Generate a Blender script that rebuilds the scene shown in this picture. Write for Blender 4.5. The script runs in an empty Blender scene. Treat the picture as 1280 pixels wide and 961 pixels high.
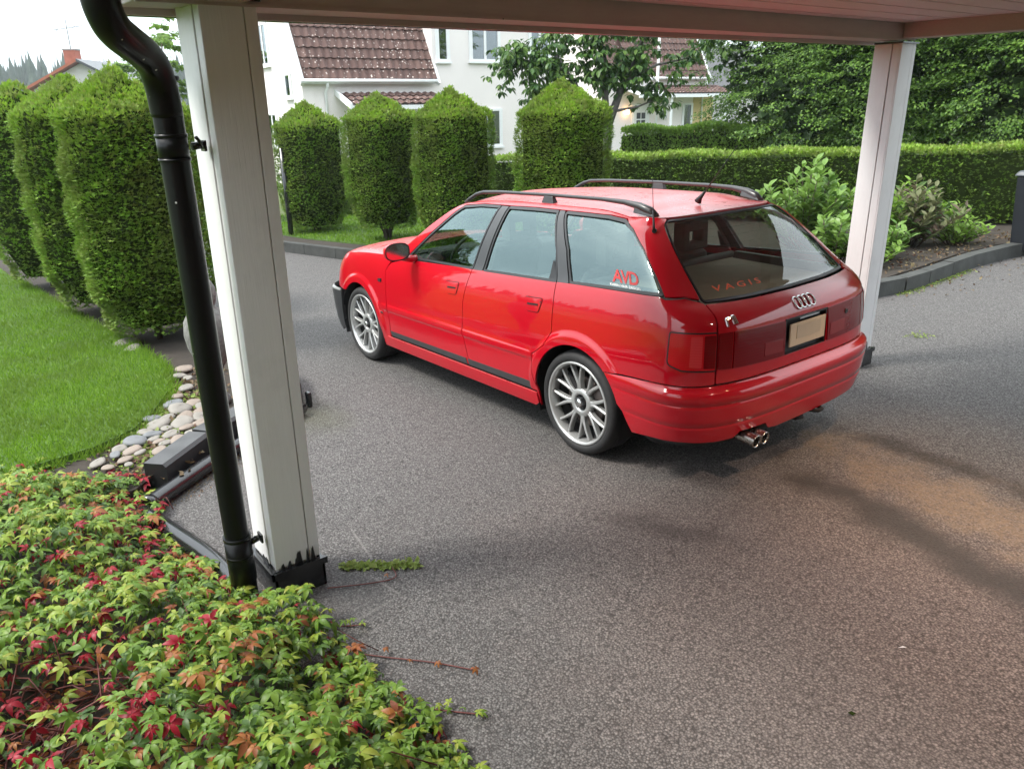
import bpy, math, random
import numpy as np
from mathutils import Vector, Matrix
from mathutils.geometry import delaunay_2d_cdt
sc = bpy.context.scene
COL = sc.collection
rng = np.random.default_rng(7)
random.seed(7)
V3 = lambda *a: np.array(a, float)

# ------------------------------------------------------------------ camera
CAM = V3(-3.0236, 3.6153, 1.9235)
c_r = V3(-0.6115, -0.7911, -0.0143); c_u = V3(0.2637, -0.2208, 0.939); c_f = V3(0.746, -0.5704, -0.3436)
c_f /= np.linalg.norm(c_f); c_r -= c_f * (c_r @ c_f); c_r /= np.linalg.norm(c_r); c_u = np.cross(c_r, c_f)
cd = bpy.data.cameras.new('camera'); cam = bpy.data.objects.new('camera', cd); COL.objects.link(cam)
cam.matrix_world = Matrix([[c_r[i], c_u[i], -c_f[i], CAM[i]] for i in range(3)] + [[0, 0, 0, 1]])
cd.sensor_width = 36; cd.lens = 36 * 962.24 / 1280; cd.clip_start = .05; cd.clip_end = 2000
sc.camera = cam

# ------------------------------------------------------------------ daylight: bright overcast
SUN_EL, SUN_AZ = 52.0, 62.0            # azimuth counted from +X towards +Y
w = bpy.data.worlds.new('World'); sc.world = w; w.use_nodes = True
nt = w.node_tree; nt.nodes.clear()
out = nt.nodes.new('ShaderNodeOutputWorld'); bg = nt.nodes.new('ShaderNodeBackground')
sky = nt.nodes.new('ShaderNodeTexSky'); sky.sky_type = 'NISHITA'; sky.sun_disc = False
sky.sun_elevation = math.radians(SUN_EL); sky.sun_rotation = math.radians(90 - SUN_AZ)
sky.air_density = 1.0; sky.dust_density = 3.0; sky.ozone_density = 1.0
# cloud layer: the overcast deck flattens the clear sky to a nearly even pale grey
mix = nt.nodes.new('ShaderNodeMixRGB'); mix.inputs[0].default_value = .82
tc = nt.nodes.new('ShaderNodeTexCoord'); mp = nt.nodes.new('ShaderNodeMapping'); mp.inputs['Scale'].default_value = (1, 1, 3)
nz = nt.nodes.new('ShaderNodeTexNoise'); nz.inputs['Scale'].default_value = 2.2; nz.inputs['Detail'].default_value = 5
cr = nt.nodes.new('ShaderNodeValToRGB')
cr.color_ramp.elements[0].position = .30; cr.color_ramp.elements[0].color = (8.9, 9.5, 9.9, 1)
cr.color_ramp.elements[1].position = .72; cr.color_ramp.elements[1].color = (11.8, 12.1, 12.1, 1)
nt.links.new(tc.outputs['Generated'], mp.inputs[0]); nt.links.new(mp.outputs[0], nz.inputs['Vector'])
nt.links.new(nz.outputs['Fac'], cr.inputs[0]); nt.links.new(sky.outputs[0], mix.inputs[1]); nt.links.new(cr.outputs[0], mix.inputs[2])
gm = nt.nodes.new('ShaderNodeSeparateXYZ'); nt.links.new(tc.outputs['Generated'], gm.inputs[0])
gr = nt.nodes.new('ShaderNodeValToRGB'); gr.color_ramp.elements[0].position = 0; gr.color_ramp.elements[0].color = (.58, .63, .66, 1); gr.color_ramp.elements[1].position = .75; gr.color_ramp.elements[1].color = (1.1, 1.1, 1.1, 1)
nt.links.new(gm.outputs[2], gr.inputs[0]); mu = nt.nodes.new('ShaderNodeMixRGB'); mu.blend_type = 'MULTIPLY'; mu.inputs[0].default_value = 1
nt.links.new(mix.outputs[0], mu.inputs[1]); nt.links.new(gr.outputs[0], mu.inputs[2]); nt.links.new(mu.outputs[0], bg.inputs[0]); bg.inputs[1].default_value = .10
nt.links.new(bg.outputs[0], out.inputs[0])
sd = bpy.data.lights.new('sun', 'SUN'); sd.energy = 1.5; sd.angle = math.radians(14); sd.color = (1.0, .955, .88)
sun = bpy.data.objects.new('sun', sd); COL.objects.link(sun)
_d = Vector((math.cos(math.radians(SUN_EL)) * math.cos(math.radians(SUN_AZ)), math.cos(math.radians(SUN_EL)) * math.sin(math.radians(SUN_AZ)), math.sin(math.radians(SUN_EL))))
sun.rotation_euler = _d.to_track_quat('Z', 'Y').to_euler(); sun.location = (3, 6, 9)
sc.view_settings.view_transform = 'Standard'; sc.view_settings.look = 'None'
sc.view_settings.exposure = 1.5; sc.view_settings.gamma = 1
sc.cycles.max_bounces = 7; sc.cycles.diffuse_bounces = 4; sc.cycles.glossy_bounces = 4
sc.cycles.transparent_max_bounces = 10; sc.cycles.transmission_bounces = 4
sc.cycles.caustics_reflective = False; sc.cycles.caustics_refractive = False; sc.cycles.sample_clamp_indirect = 6

# ------------------------------------------------------------------ helpers
def tag(o, label=None, cat=None, group=None, kind=None):
    for k, v in (('label', label), ('category', cat), ('group', group), ('kind', kind)):
        if v: o[k] = v
    return o
def empty(name, label, cat, loc=(0, 0, 0), group=None, rot=None):
    o = bpy.data.objects.new(name, None); COL.objects.link(o); o.empty_display_size = .1
    o.matrix_world = (Matrix.Translation(loc) @ rot.to_4x4()) if rot else Matrix.Translation(loc)
    return tag(o, label, cat, group)
def link(name, me, mat=None, parent=None, loc=None):
    o = bpy.data.objects.new(name, me); COL.objects.link(o)
    if mat is not None and not me.materials:
        for m in (mat if isinstance(mat, (list, tuple)) else [mat]): me.materials.append(m)
    if parent: o.parent = parent
    if loc is not None: o.location = loc
    return o
def mesh_np(name, v, tris=None, quads=None, faces=None, mi=None, smooth=False):
    me = bpy.data.meshes.new(name); v = np.ascontiguousarray(v, dtype=np.float32).reshape(-1, 3)
    if faces is not None:
        me.from_pydata(v.tolist(), [], [list(map(int, f)) for f in faces])
    else:
        k = 3 if tris is not None else 4; f = np.ascontiguousarray(tris if tris is not None else quads, dtype=np.int32).reshape(-1, k)
        me.vertices.add(len(v)); me.vertices.foreach_set('co', v.ravel())
        me.loops.add(f.size); me.loops.foreach_set('vertex_index', f.ravel())
        me.polygons.add(len(f)); me.polygons.foreach_set('loop_start', np.arange(0, f.size, k, dtype=np.int32))
        me.update(calc_edges=True)
    if mi is not None: me.polygons.foreach_set('material_index', np.asarray(mi, dtype=np.int32))
    me.polygons.foreach_set('use_smooth', np.full(len(me.polygons), bool(smooth)))
    me.update(); return me
class MB:
    """collects simple shapes into one mesh"""
    def __init__(s): s.v = []; s.f = []; s.sm = []
    def add(s, v, f, smooth=False):
        b = len(s.v); s.v += [tuple(map(float, p)) for p in v]; s.f += [tuple(int(i) + b for i in q) for q in f]; s.sm += [smooth] * len(f); return s
    def hexa(s, p, smooth=False):  # 8 corners: bottom loop then top loop
        return s.add(p, [(3, 2, 1, 0), (4, 5, 6, 7), (0, 1, 5, 4), (1, 2, 6, 5), (2, 3, 7, 6), (3, 0, 4, 7)], smooth)
    def box(s, a, b):
        x0, y0, z0 = a; x1, y1, z1 = b
        return s.hexa([(x0, y0, z0), (x1, y0, z0), (x1, y1, z0), (x0, y1, z0), (x0, y0, z1), (x1, y0, z1), (x1, y1, z1), (x0, y1, z1)])
    def obox(s, c, ax, ay, az):  # centre and half axes
        c, ax, ay, az = map(np.array, (c, ax, ay, az))
        return s.hexa([c - ax - ay - az, c + ax - ay - az, c + ax + ay - az, c - ax + ay - az, c - ax - ay + az, c + ax - ay + az, c + ax + ay + az, c - ax + ay + az])
    def tube(s, pts, rad, n=10, cap=True, prof=None, smooth=True, upv=None):
        pts = [np.array(p, float) for p in pts]; rad = [rad] * len(pts) if np.isscalar(rad) else rad
        t = [pts[min(i + 1, len(pts) - 1)] - pts[max(i - 1, 0)] for i in range(len(pts))]; t = [a / np.linalg.norm(a) for a in t]
        up = np.array(upv, float) if upv is not None else (V3(0, 0, 1) if abs(t[0][2]) < .9 else V3(1, 0, 0)); vs = []
        for p, d, r in zip(pts, t, rad):
            a = np.cross(d, up); a /= np.linalg.norm(a); b = np.cross(a, d)
            if upv is None: up = b
            for k in range(n):
                th = 2 * math.pi * k / n
                ca, sa = math.cos(th), math.sin(th)
                if prof: ca, sa = ca * prof[0], sa * prof[1]
                vs.append(p + r * (a * ca + b * sa))
        f = [(i * n + k, i * n + (k + 1) % n, (i + 1) * n + (k + 1) % n, (i + 1) * n + k) for i in range(len(pts) - 1) for k in range(n)]
        base = len(s.v); s.add(vs, f, smooth)
        if cap:
            s.f += [tuple(base + k for k in range(n))[::-1], tuple(base + (len(pts) - 1) * n + k for k in range(n))]; s.sm += [False, False]
        return s
    def lathe(s, prof, n=24, c=(0, 0, 0), axis='z', smooth=True, wob=None):
        vs = []
        for r, h in prof:
            for k in range(n):
                th = 2 * math.pi * k / n; rr = r
                if axis == 'z': vs.append((c[0] + rr * math.cos(th), c[1] + rr * math.sin(th), c[2] + h))
                else: vs.append((c[0] + rr * math.cos(th), c[1] + h, c[2] + rr * math.sin(th)))
        fl = axis != 'z'
        f = []
        for i in range(len(prof) - 1):
            for k in range(n):
                q = (i * n + k, i * n + (k + 1) % n, (i + 1) * n + (k + 1) % n, (i + 1) * n + k); f.append(q[::-1] if fl else q)
        return s.add(vs, f, smooth)
    def build(s, name, mat, parent=None, loc=None, bevel=0):
        me = bpy.data.meshes.new(name); me.from_pydata(s.v, [], s.f); me.polygons.foreach_set('use_smooth', s.sm); me.update()
        o = link(name, me, mat, parent, loc)
        if bevel:
            m = o.modifiers.new('bevel', 'BEVEL'); m.width = bevel; m.segments = 2; m.limit_method = 'ANGLE'; m.angle_limit = .6
        return o

# ------------------------------------------------------------------ materials
class NM:
    def __init__(s, name):
        s.m = bpy.data.materials.new(name); s.m.use_nodes = True; s.t = s.m.node_tree; s.n = s.t.nodes; s.n.clear()
        s.o = s.n.new('ShaderNodeOutputMaterial')
    def N(s, typ, inp=None, **kw):
        n = s.n.new(typ)
        for k, v in kw.items(): setattr(n, k, v)
        for k, v in (inp or {}).items():
            if hasattr(v, 'is_output'): s.t.links.new(v, n.inputs[k])
            else: n.inputs[k].default_value = v
        return n
    def L(s, a, b): s.t.links.new(a, b)
    def coord(s, kind='Object', scale=None):
        c = s.N('ShaderNodeTexCoord').outputs[kind]
        if scale: c = s.N('ShaderNodeMapping', {'Vector': c, 'Scale': scale}).outputs[0]
        return c
    def noise(s, scale, detail=4, vec=None, rough=.55, dist=0):
        return s.N('ShaderNodeTexNoise', {'Vector': vec if vec is not None else s.coord(), 'Scale': scale, 'Detail': detail, 'Roughness': rough, 'Distortion': dist}).outputs['Fac']
    def ramp(s, f, stops, interp='LINEAR'):
        n = s.N('ShaderNodeValToRGB', {0: f}); e = n.color_ramp.elements; n.color_ramp.interpolation = interp
        while len(e) < len(stops): e.new(.5)
        for x, (p, c) in zip(e, stops): x.position = p; x.color = (c, c, c, 1) if np.isscalar(c) else (*c, 1)
        return n.outputs[0]
    def mix(s, f, a, b, mode='MIX'):
        n = s.N('ShaderNodeMixRGB', {0: f}, blend_type=mode)
        for i, v in ((1, a), (2, b)):
            if hasattr(v, 'is_output'): s.L(v, n.inputs[i])
            else: n.inputs[i].default_value = (*v, 1) if not np.isscalar(v) else (v, v, v, 1)
        return n.outputs[0]
    def math(s, op, a, b=None, clamp=False):
        n = s.N('ShaderNodeMath', operation=op); n.use_clamp = clamp
        for i, v in ((0, a), (1, b)):
            if v is None: continue
            if hasattr(v, 'is_output'): s.L(v, n.inputs[i])
            else: n.inputs[i].default_value = v
        return n.outputs[0]
    def bump(s, h, strength=.3, dist=.01, normal=None):
        i = {'Height': h, 'Strength': strength, 'Distance': dist}
        if normal is not None: i['Normal'] = normal
        return s.N('ShaderNodeBump', i).outputs[0]
    def pbr(s, col, rough=.6, metal=0, normal=None, coat=0, coat_rough=.05, spec=.5, trans=0, sub=0, sheen=0):
        p = s.N('ShaderNodeBsdfPrincipled')
        for k, v in (('Base Color', col), ('Roughness', rough), ('Metallic', metal), ('Coat Weight', coat), ('Coat Roughness', coat_rough), ('Specular IOR Level', spec)):
            if hasattr(v, 'is_output'): s.L(v, p.inputs[k])
            else: p.inputs[k].default_value = (*v, 1) if k == 'Base Color' and len(v) == 3 else v
        if normal is not None: s.L(normal, p.inputs['Normal'])
        s.bsdf = p; s.L(p.outputs[0], s.o.inputs[0]); return s.m
def simple(name, col, rough=.6, metal=0, var=.12, scale=6, bump=0, bscale=60, **kw):
    m = NM(name); n = m.noise(scale, 5)
    d = tuple(max(0, c * (1 - var * 1.6)) for c in col); l = tuple(c * (1 + var) for c in col)
    c = m.mix(n, d, l); r = m.math('ADD', m.math('MULTIPLY', m.noise(scale * 2.3, 4), .18), rough - .09)
    nr = m.bump(m.noise(bscale, 4), bump, .004) if bump else None
    return m.pbr(c, r, metal, nr, **kw)
def leafmat(name, cols, rough=.45, transl=.35, patch=None):
    """leaf colours picked per leaf; light shines through a little"""
    m = NM(name); rnd = m.N('ShaderNodeNewGeometry').outputs['Random Per Island']
    k = len(cols); c = m.ramp(rnd, [(i / max(k - 1, 1), q) for i, q in enumerate(cols)])
    if patch:
        f = m.ramp(m.noise(patch[0], 3), [(.42, 0.), (.62, 1.)]); c = m.mix(f, c, m.mix(.6, c, patch[1]))
    p = m.N('ShaderNodeBsdfPrincipled', {'Base Color': c, 'Roughness': rough, 'Specular IOR Level': .35})
    t = m.N('ShaderNodeBsdfTranslucent', {'Color': m.mix(.5, c, (.25, .45, .04), 'MULTIPLY') if False else c})
    x = m.N('ShaderNodeMixShader', {0: transl, 1: p.outputs[0], 2: t.outputs[0]}); m.L(x.outputs[0], m.o.inputs[0]); return m.m

def paint_mat():
    m = NM('red_car_paint'); n = m.noise(2.5, 4)
    c = m.mix(n, (.43, .003, .012), (.50, .004, .015))
    dust_and_sky = m.ramp(m.noise(9, 6), [(.35, 0.), (.8, 1.)])
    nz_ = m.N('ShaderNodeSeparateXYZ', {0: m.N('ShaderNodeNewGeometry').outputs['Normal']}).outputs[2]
    up = m.ramp(nz_, [(.75, 0.), (.98, 1.)])               # faded, dusty roof paint, with the pale sky reflection painted in
    f = m.math('MULTIPLY', up, m.math('ADD', m.math('MULTIPLY', dust_and_sky, .25), .30))
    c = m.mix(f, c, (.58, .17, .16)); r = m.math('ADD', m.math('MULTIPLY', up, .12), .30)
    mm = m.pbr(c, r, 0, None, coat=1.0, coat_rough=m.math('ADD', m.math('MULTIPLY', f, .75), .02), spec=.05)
    m.bsdf.inputs['Coat IOR'].default_value = 1.62; return mm
def glass_mat(name, tint, f0=.10, refl=(1, 1, 1), rough=.0):
    m = NM(name); g = m.N('ShaderNodeNewGeometry')
    d = m.N('ShaderNodeVectorMath', {0: g.outputs['Incoming'], 1: g.outputs['Normal']}, operation='DOT_PRODUCT').outputs['Value']
    c = m.math('SUBTRACT', 1.0, m.math('ABSOLUTE', d)); p5 = m.math('POWER', c, 4.0)
    F = m.math('ADD', m.math('MULTIPLY', p5, 1 - f0), f0, clamp=True)
    t = m.N('ShaderNodeBsdfTransparent', {0: (*tint, 1)}); gl = m.N('ShaderNodeBsdfGlossy', {'Color': (*refl, 1), 'Roughness': rough})
    x = m.N('ShaderNodeMixShader', {0: F, 1: t.outputs[0], 2: gl.outputs[0]}); m.L(x.outputs[0], m.o.inputs[0]); return m.m
def asphalt_mat():
    m = NM('worn_asphalt'); co = m.coord('Object')
    v = m.N('ShaderNodeTexVoronoi', {'Vector': co, 'Scale': 120.0, 'Randomness': 1.0}, feature='F1')
    v2 = m.N('ShaderNodeTexVoronoi', {'Vector': co, 'Scale': 210.0}, feature='F1')
    st = m.N('ShaderNodeSeparateXYZ', {0: v.outputs['Color']}).outputs[0]
    st2 = m.N('ShaderNodeSeparateXYZ', {0: v2.outputs['Color']}).outputs[1]
    base = m.ramp(st, [(0, (.090, .087, .086)), (.35, (.130, .126, .124)), (.8, (.172, .167, .163)), (1, (.27, .262, .255))])
    base = m.mix(.35, base, m.ramp(st2, [(0, (.055, .054, .055)), (.6, (.125, .122, .121)), (1, (.29, .28, .27))]))
    gap = m.ramp(v.outputs['Distance'], [(.32, 1.), (.70, .34)])
    base = m.mix(1.0, base, gap, 'MULTIPLY')
    pit = m.ramp(m.noise(38, 5, co, .7), [(.30, .62), (.44, 1.)]); base = m.mix(1.0, base, pit, 'MULTIPLY')
    big = m.noise(.9, 6, co, .6)
    base = m.mix(m.ramp(big, [(.3, 0.), (.75, .55)]), base, m.mix(.5, base, (.10, .088, .085)))
    # moss by the kerb; reddish warm light painted into the colour under the carport
    xyz = m.N('ShaderNodeSeparateXYZ', {0: co}); X, Y = xyz.outputs[0], xyz.outputs[1]
    def blob(cx, cy, ang, lx, ly, edge=.5, ns=2.2, amt=.6):
        a = math.radians(ang); m1 = m.N('ShaderNodeMapping', {'Vector': co, 'Location': (-(cx * math.cos(a) + cy * math.sin(a)), -(-cx * math.sin(a) + cy * math.cos(a)), 0), 'Rotation': (0, 0, -a)}); mp_ = m.N('ShaderNodeMapping', {'Vector': m1.outputs[0], 'Scale': (1 / lx, 1 / ly, 0)})
        ln = m.N('ShaderNodeVectorMath', {0: mp_.outputs[0]}, operation='LENGTH').outputs['Value']
        nn = m.math('MULTIPLY', m.math('SUBTRACT', m.noise(ns, 6, co, .65), .5), amt * 2)
        return m.ramp(m.math('ADD', ln, nn), [(1 - edge, 1.), (1 + edge * .4, 0.)])
    red = blob(-1.9, .9, -20, 2.4, 1.7, .8, 1.3, .5)
    base = m.mix(m.math('MULTIPLY', red, .8), base, m.mix(1., base, (1.32, 1.10, 1.02), 'MULTIPLY'))
    lit_stain = blob(-1.66, -.16, 166, 1.15, .36, .7, 3.2, 1.3)  # golden pool of light put into the colour, mixed with brown stain
    lit_speckle = m.ramp(m.noise(45, 6, co, .7), [(.35, .25), (.65, 1.)]); base = m.mix(m.math('MULTIPLY', m.math('MULTIPLY', lit_stain, .85), lit_speckle), base, m.mix(m.noise(12, 6, co, .7), (.15, .108, .072), (.30, .23, .155)))
    dark_band = blob(-1.60, .28, 164, 1.25, .19, .75, 2.6, 1.5)  # dark stripe beside the pool: shade put into the colour, with damp sheen
    base = m.mix(m.math('MULTIPLY', dark_band, .85), base, (.028, .022, .018))
    dark_band2 = blob(-1.5, -.53, 174, .95, .13, .75, 2.8, 1.5)  # second stripe of shade painted along the other side of the pool
    base = m.mix(m.math('MULTIPLY', dark_band2, .8), base, (.035, .028, .022))
    smear = blob(-.95, 1.10, 200, .5, .13, .8, 3.0, 1.6)  # dark smear near the rear left corner of the car
    base = m.mix(m.math('MULTIPLY', smear, .6), base, (.04, .032, .03))
    moss = blob(1.9, 1.85, 10, .75, .38, .8, 3, .5)
    base = m.mix(m.math('MULTIPLY', moss, .6), base, (.055, .06, .025))
    for cx, cy, an, lx, ly in ((-.465, 2.355, 187, .125, .010), (-.595, 2.50, 98, .18, .010), (-.06, 2.27, 171, .22, .008), (.3, -1.2, 80, 1.2, .006)):
        ck = blob(cx, cy, an, lx, ly, .5, 16, .35); base = m.mix(m.math('MULTIPLY', ck, .38), base, (.27, .26, .25))
    patch = blob(-.42, 2.52, 8, .26, .16, .25, 5, .1); base = m.mix(m.math('MULTIPLY', patch, .35), base, (.05, .05, .052))
    h = m.math('SUBTRACT', m.math('MULTIPLY', gap, 1.0), m.math('MULTIPLY', st, .3))
    nb = m.bump(h, .62, .005)
    nb = m.bump(m.noise(5, 3, co), .25, .02, nb)
    rgh = m.mix(dark_band, m.ramp(st, [(0, .95), (1, .6)]), .5)
    return m.pbr(base, rgh, 0, nb, spec=.4)
def painted_wood(name, col, var=.06, rough=.5, axis=(1, 1, 1)):
    m = NM(name); co = m.coord('Object', axis)
    n = m.noise(9, 6, co, .6); c = m.mix(n, tuple(k * (1 - var * 2) for k in col), tuple(min(1, k * (1 + var)) for k in col))
    chip = m.ramp(m.noise(26, 3), [(.76, 0.), (.80, 1.)])
    c = m.mix(m.math('MULTIPLY', chip, .35), c, (.12, .10, .09)); dot = m.ramp(m.N('ShaderNodeTexVoronoi', {'Vector': m.coord(), 'Scale': 7.0}).outputs['Distance'], [(.022, 1.), (.032, 0.)])
    c = m.mix(dot, c, (.06, .055, .05)); dirt = m.ramp(m.noise(3.5, 6, None, .7), [(.52, 0.), (.75, .30)]); c = m.mix(dirt, c, tuple(k * .62 for k in col))
    gr = m.noise(60, 3, m.coord('Object', (3, 3, .12) if axis[2] < 1 else (.3, 3, 3))); return m.pbr(c, rough, 0, m.bump(gr, .35, .0025, m.bump(n, .25, .003)))
M = {}
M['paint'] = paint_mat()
M['side_glass'] = glass_mat('tinted_side_glass', (.62, .70, .67), .20, (.66, .86, .86))
M['rear_glass'] = glass_mat('tinted_rear_glass', (.86, .86, .78), .065, (.93, .96, .95))
M['house_glass'] = glass_mat('window_glass', (.30, .34, .36), .22, (.9, .97, 1.))
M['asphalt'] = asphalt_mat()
M['black_trim'] = simple('black_rubber_trim', (.018, .019, .021), .42, 0, .2, 8)
M['satin_grey'] = simple('satin_anthracite_trim', (.05, .052, .055), .38, .2, .15, 8, coat=.2)
M['dark'] = simple('dark_underbody', (.010, .010, .011), .85, 0, .3, 6)
M['tyre'] = simple('tyre_rubber', (.022, .022, .023), .72, 0, .25, 14, .25, 90)
M['silver'] = simple('silver_alloy', (.50, .51, .505), .38, .6, .06, 10)
M['lip'] = simple('polished_rim_lip', (.58, .59, .585), .32, .65, .05, 10)
M['disc'] = simple('brake_disc_steel', (.16, .13, .12), .45, .8, .3, 20)
M['chrome'] = simple('chrome', (.80, .80, .80), .12, 1, .03, 10)
M['steel_pipe'] = simple('exhaust_steel', (.45, .43, .40), .25, 1, .2, 30)
M['interior'] = simple('dark_interior_plastic', (.020, .022, .022), .65, 0, .2, 5)
M['seat'] = simple('grey_seat_cloth', (.075, .080, .078), .9, 0, .15, 30, .3, 300)
M['headliner'] = simple('beige_headliner', (.32, .31, .28), .95, 0, .06, 10)
M['load'] = simple('brown_load_cover', (.26, .23, .18), .9, 0, .15, 10)
M['plate'] = simple('worn_cream_plate', (.62, .52, .38), .5, 0, .10, 25)
M['plate_blur'] = simple('faded_plate_patch', (.52, .45, .34), .6, 0, .05, 25)
def lamp_mat(name, a, b, ribs):
    m = NM(name); wv = m.N('ShaderNodeTexWave', {'Vector': m.coord(), 'Scale': ribs}, wave_type='BANDS', bands_direction='Z').outputs['Fac']
    c = m.mix(m.math('MULTIPLY', wv, .6), a, b); return m.pbr(c, .25, 0, m.bump(wv, .15, .002), coat=.8, coat_rough=.03, spec=.05)
M['lamp_red'] = lamp_mat('red_lamp_lens', (.54, .005, .012), (.66, .010, .020), 30)
M['lamp_dark'] = lamp_mat('smoked_red_lens', (.15, .001, .004), (.19, .0015, .005), 22)
M['lamp_clear'] = lamp_mat('pale_red_lens', (.60, .030, .040), (.72, .07, .07), 40)
M['reflex'] = lamp_mat('dull_red_reflex', (.22, .02, .025), (.27, .03, .035), 60)
M['headlamp'] = simple('headlamp_lens', (.45, .47, .48), .08, .6, .1, 30)
M['white_paint'] = painted_wood('white_painted_wood', (.78, .785, .79), .04, .45, (6, 6, .6))
M['ceiling'] = painted_wood('painted_ceiling_boards', (.70, .55, .52), .08, .55, (8, .8, 8))
M['beam'] = painted_wood('painted_beam', (.50, .43, .40), .08, .55, (8, .8, 8))
M['black_metal'] = simple('black_coated_metal', (.012, .013, .015), .24, .0, .2, 6, coat=.5)
def pipe_mat():
    m = NM('black_coated_drainpipe'); sp = m.ramp(m.N('ShaderNodeTexVoronoi', {'Vector': m.coord(), 'Scale': 14.0}).outputs['Distance'], [(.045, 1.), (.06, 0.)])
    c = m.mix(sp, m.mix(m.noise(5), (.003, .0035, .004), (.008, .009, .010)), (.62, .62, .60)); return m.pbr(c, .30, 0, None, spec=.28)
M['pipe'] = pipe_mat()
M['soil'] = simple('dark_garden_soil', (.038, .030, .023), .95, 0, .4, 9, .9, 50)
M['lawn_soil'] = simple('lawn_base', (.060, .120, .016), .95, 0, .3, 9, .6, 50)
M['kerb'] = simple('weathered_dark_kerb', (.052, .055, .052), .75, 0, .5, 5, .6, 40)
M['kerb_black'] = simple('black_painted_kerb', (.020, .021, .023), .4, 0, .6, 7, .25, 50)
def kerb_black_mat():
    m = NM('black_kerb_worn_top'); z = m.N('ShaderNodeSeparateXYZ', {0: m.N('ShaderNodeNewGeometry').outputs['Normal']}).outputs[2]
    t = m.math('MULTIPLY', m.ramp(z, [(.6, 0.), (.9, 1.)]), m.ramp(m.noise(7, 6), [(.25, .45), (.7, 1.)])); c = m.mix(t, m.mix(m.noise(5), (.010, .011, .013), (.024, .026, .028)), (.10, .105, .11)); return m.pbr(c, m.mix(t, .42, .75), 0, m.bump(m.noise(60), .2, .003))
M['kerb_black'] = kerb_black_mat()
M['kerb_top'] = simple('worn_grey_kerb_top', (.085, .09, .095), .6, 0, .5, 8, .3, 50)
M['granite'] = simple('grey_granite', (.20, .20, .19), .9, 0, .55, 40, .6, 90)
M['stone_a'] = simple('pale_field_stone', (.25, .235, .21), .75, 0, .25, 9, .4, 40)

M['stone_b'] = simple('blue_grey_field_stone', (.17, .18, .19), .7, 0, .25, 9, .4, 40)
M['stone_c'] = simple('pinkish_field_stone', (.26, .215, .18), .75, 0, .25, 9, .4, 40)
M['bark'] = simple('tree_bark', (.085, .065, .05), .9, 0, .35, 12, .9, 40)
M['bark_grey'] = simple('grey_cherry_bark', (.13, .12, .11), .8, 0, .35, 12, .7, 30)
M['render_wall'] = simple('pinkish_white_render', (.82, .775, .76), .9, 0, .06, .7, .25, 60)
M['white_trim'] = simple('white_window_trim', (.80, .82, .83), .5, 0, .03, 4)
M['plinth'] = simple('grey_plinth', (.30, .30, .30), .9, 0, .15, 4)
M['tile'] = simple('brown_roof_tile', (.13, .075, .062), .75, 0, .45, 5, .4, 30)
def tile_mat():
    m = NM('lichen_spotted_roof_tile'); co = m.N('ShaderNodeTexCoord').outputs['Object']
    rnd = m.N('ShaderNodeObjectInfo').outputs['Random']; c = m.mix(rnd, (.085, .045, .038), (.125, .070, .058))
    off = m.N('ShaderNodeVectorMath', {0: m.N('ShaderNodeNewGeometry').outputs['Position'], 1: (0, 0, 0)}, operation='ADD').outputs[0]
    sp = m.ramp(m.N('ShaderNodeTexVoronoi', {'Vector': off, 'Scale': 9.0}).outputs['Distance'], [(.16, 1.), (.26, 0.)])
    sp = m.math('MULTIPLY', sp, m.ramp(m.noise(2.2, 4, off), [(.38, 0.), (.6, 1.)]))
    c = m.mix(sp, c, (.55, .48, .44)); return m.pbr(c, .8)
M['tile'] = tile_mat()
M['red_roof'] = simple('orange_red_roof', (.36, .11, .06), .85, 0, .2, 2)
M['brick'] = simple('red_chimney_brick', (.36, .12, .08), .85, 0, .3, 3)
M['far_wall'] = simple('pale_grey_render', (.55, .54, .52), .9, 0, .06, 2)
M['yellow_wall'] = simple('yellow_render', (.62, .48, .24), .9, 0, .06, 2)
M['dark_room'] = simple('dark_room', (.05, .055, .06), .9, 0, .3, 2)
M['curtain'] = simple('pale_curtain', (.45, .47, .46), .9, 0, .15, 5)
M['bin'] = simple('dark_blue_grey_bin_plastic', (.010, .013, .018), .5, 0, .15, 5)
M['bin_lid'] = simple('grey_bin_lid', (.05, .06, .07), .45, 0, .15, 5)
M['timber_wall'] = simple('stained_timber_wall', (.30, .17, .12), .8, 0, .2, 3, .3, 30)
# ---- analytic body surface of the car
def hermite(xs,ys):
    xs=np.array(xs,float);ys=np.array(ys,float);h=np.diff(xs);d=np.diff(ys)/h
    m=np.zeros_like(xs);m[1:-1]=np.where(d[:-1]*d[1:]>0,2*d[:-1]*d[1:]/(d[:-1]+d[1:]+1e-12),0);m[0]=d[0];m[-1]=d[-1]
    def f(x):
        x=np.clip(np.asarray(x,float),xs[0],xs[-1]);i=np.clip(np.searchsorted(xs,x,side='right')-1,0,len(xs)-2)
        t=(x-xs[i])/h[i]
        return (2*t**3-3*t**2+1)*ys[i]+(t**3-2*t**2+t)*h[i]*m[i]+(-2*t**3+3*t**2)*ys[i+1]+(t**3-t**2)*h[i]*m[i+1]
    return f
W_LO=hermite([0,.15,.22,.30,.40,.50,.60,.70,.80,.87,.92,.96],[.76,.80,.822,.834,.842,.846,.846,.841,.830,.815,.798,.776])
W_UP=hermite([0,.1,.3,.5,.7,.85,.90,.93,.96,.985,1.0],[.776,.762,.735,.702,.660,.622,.605,.592,.575,.552,.525])
ZB=hermite([-.9,-.6,2.05,2.5,2.9,3.2,3.5],[1.02,1.015,.925,.905,.865,.80,.72])
ZTOP=hermite([-.45,-.2,.0,.8,1.2,1.6,2.6],[1.330,1.352,1.362,1.366,1.352,1.30,1.0])
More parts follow.
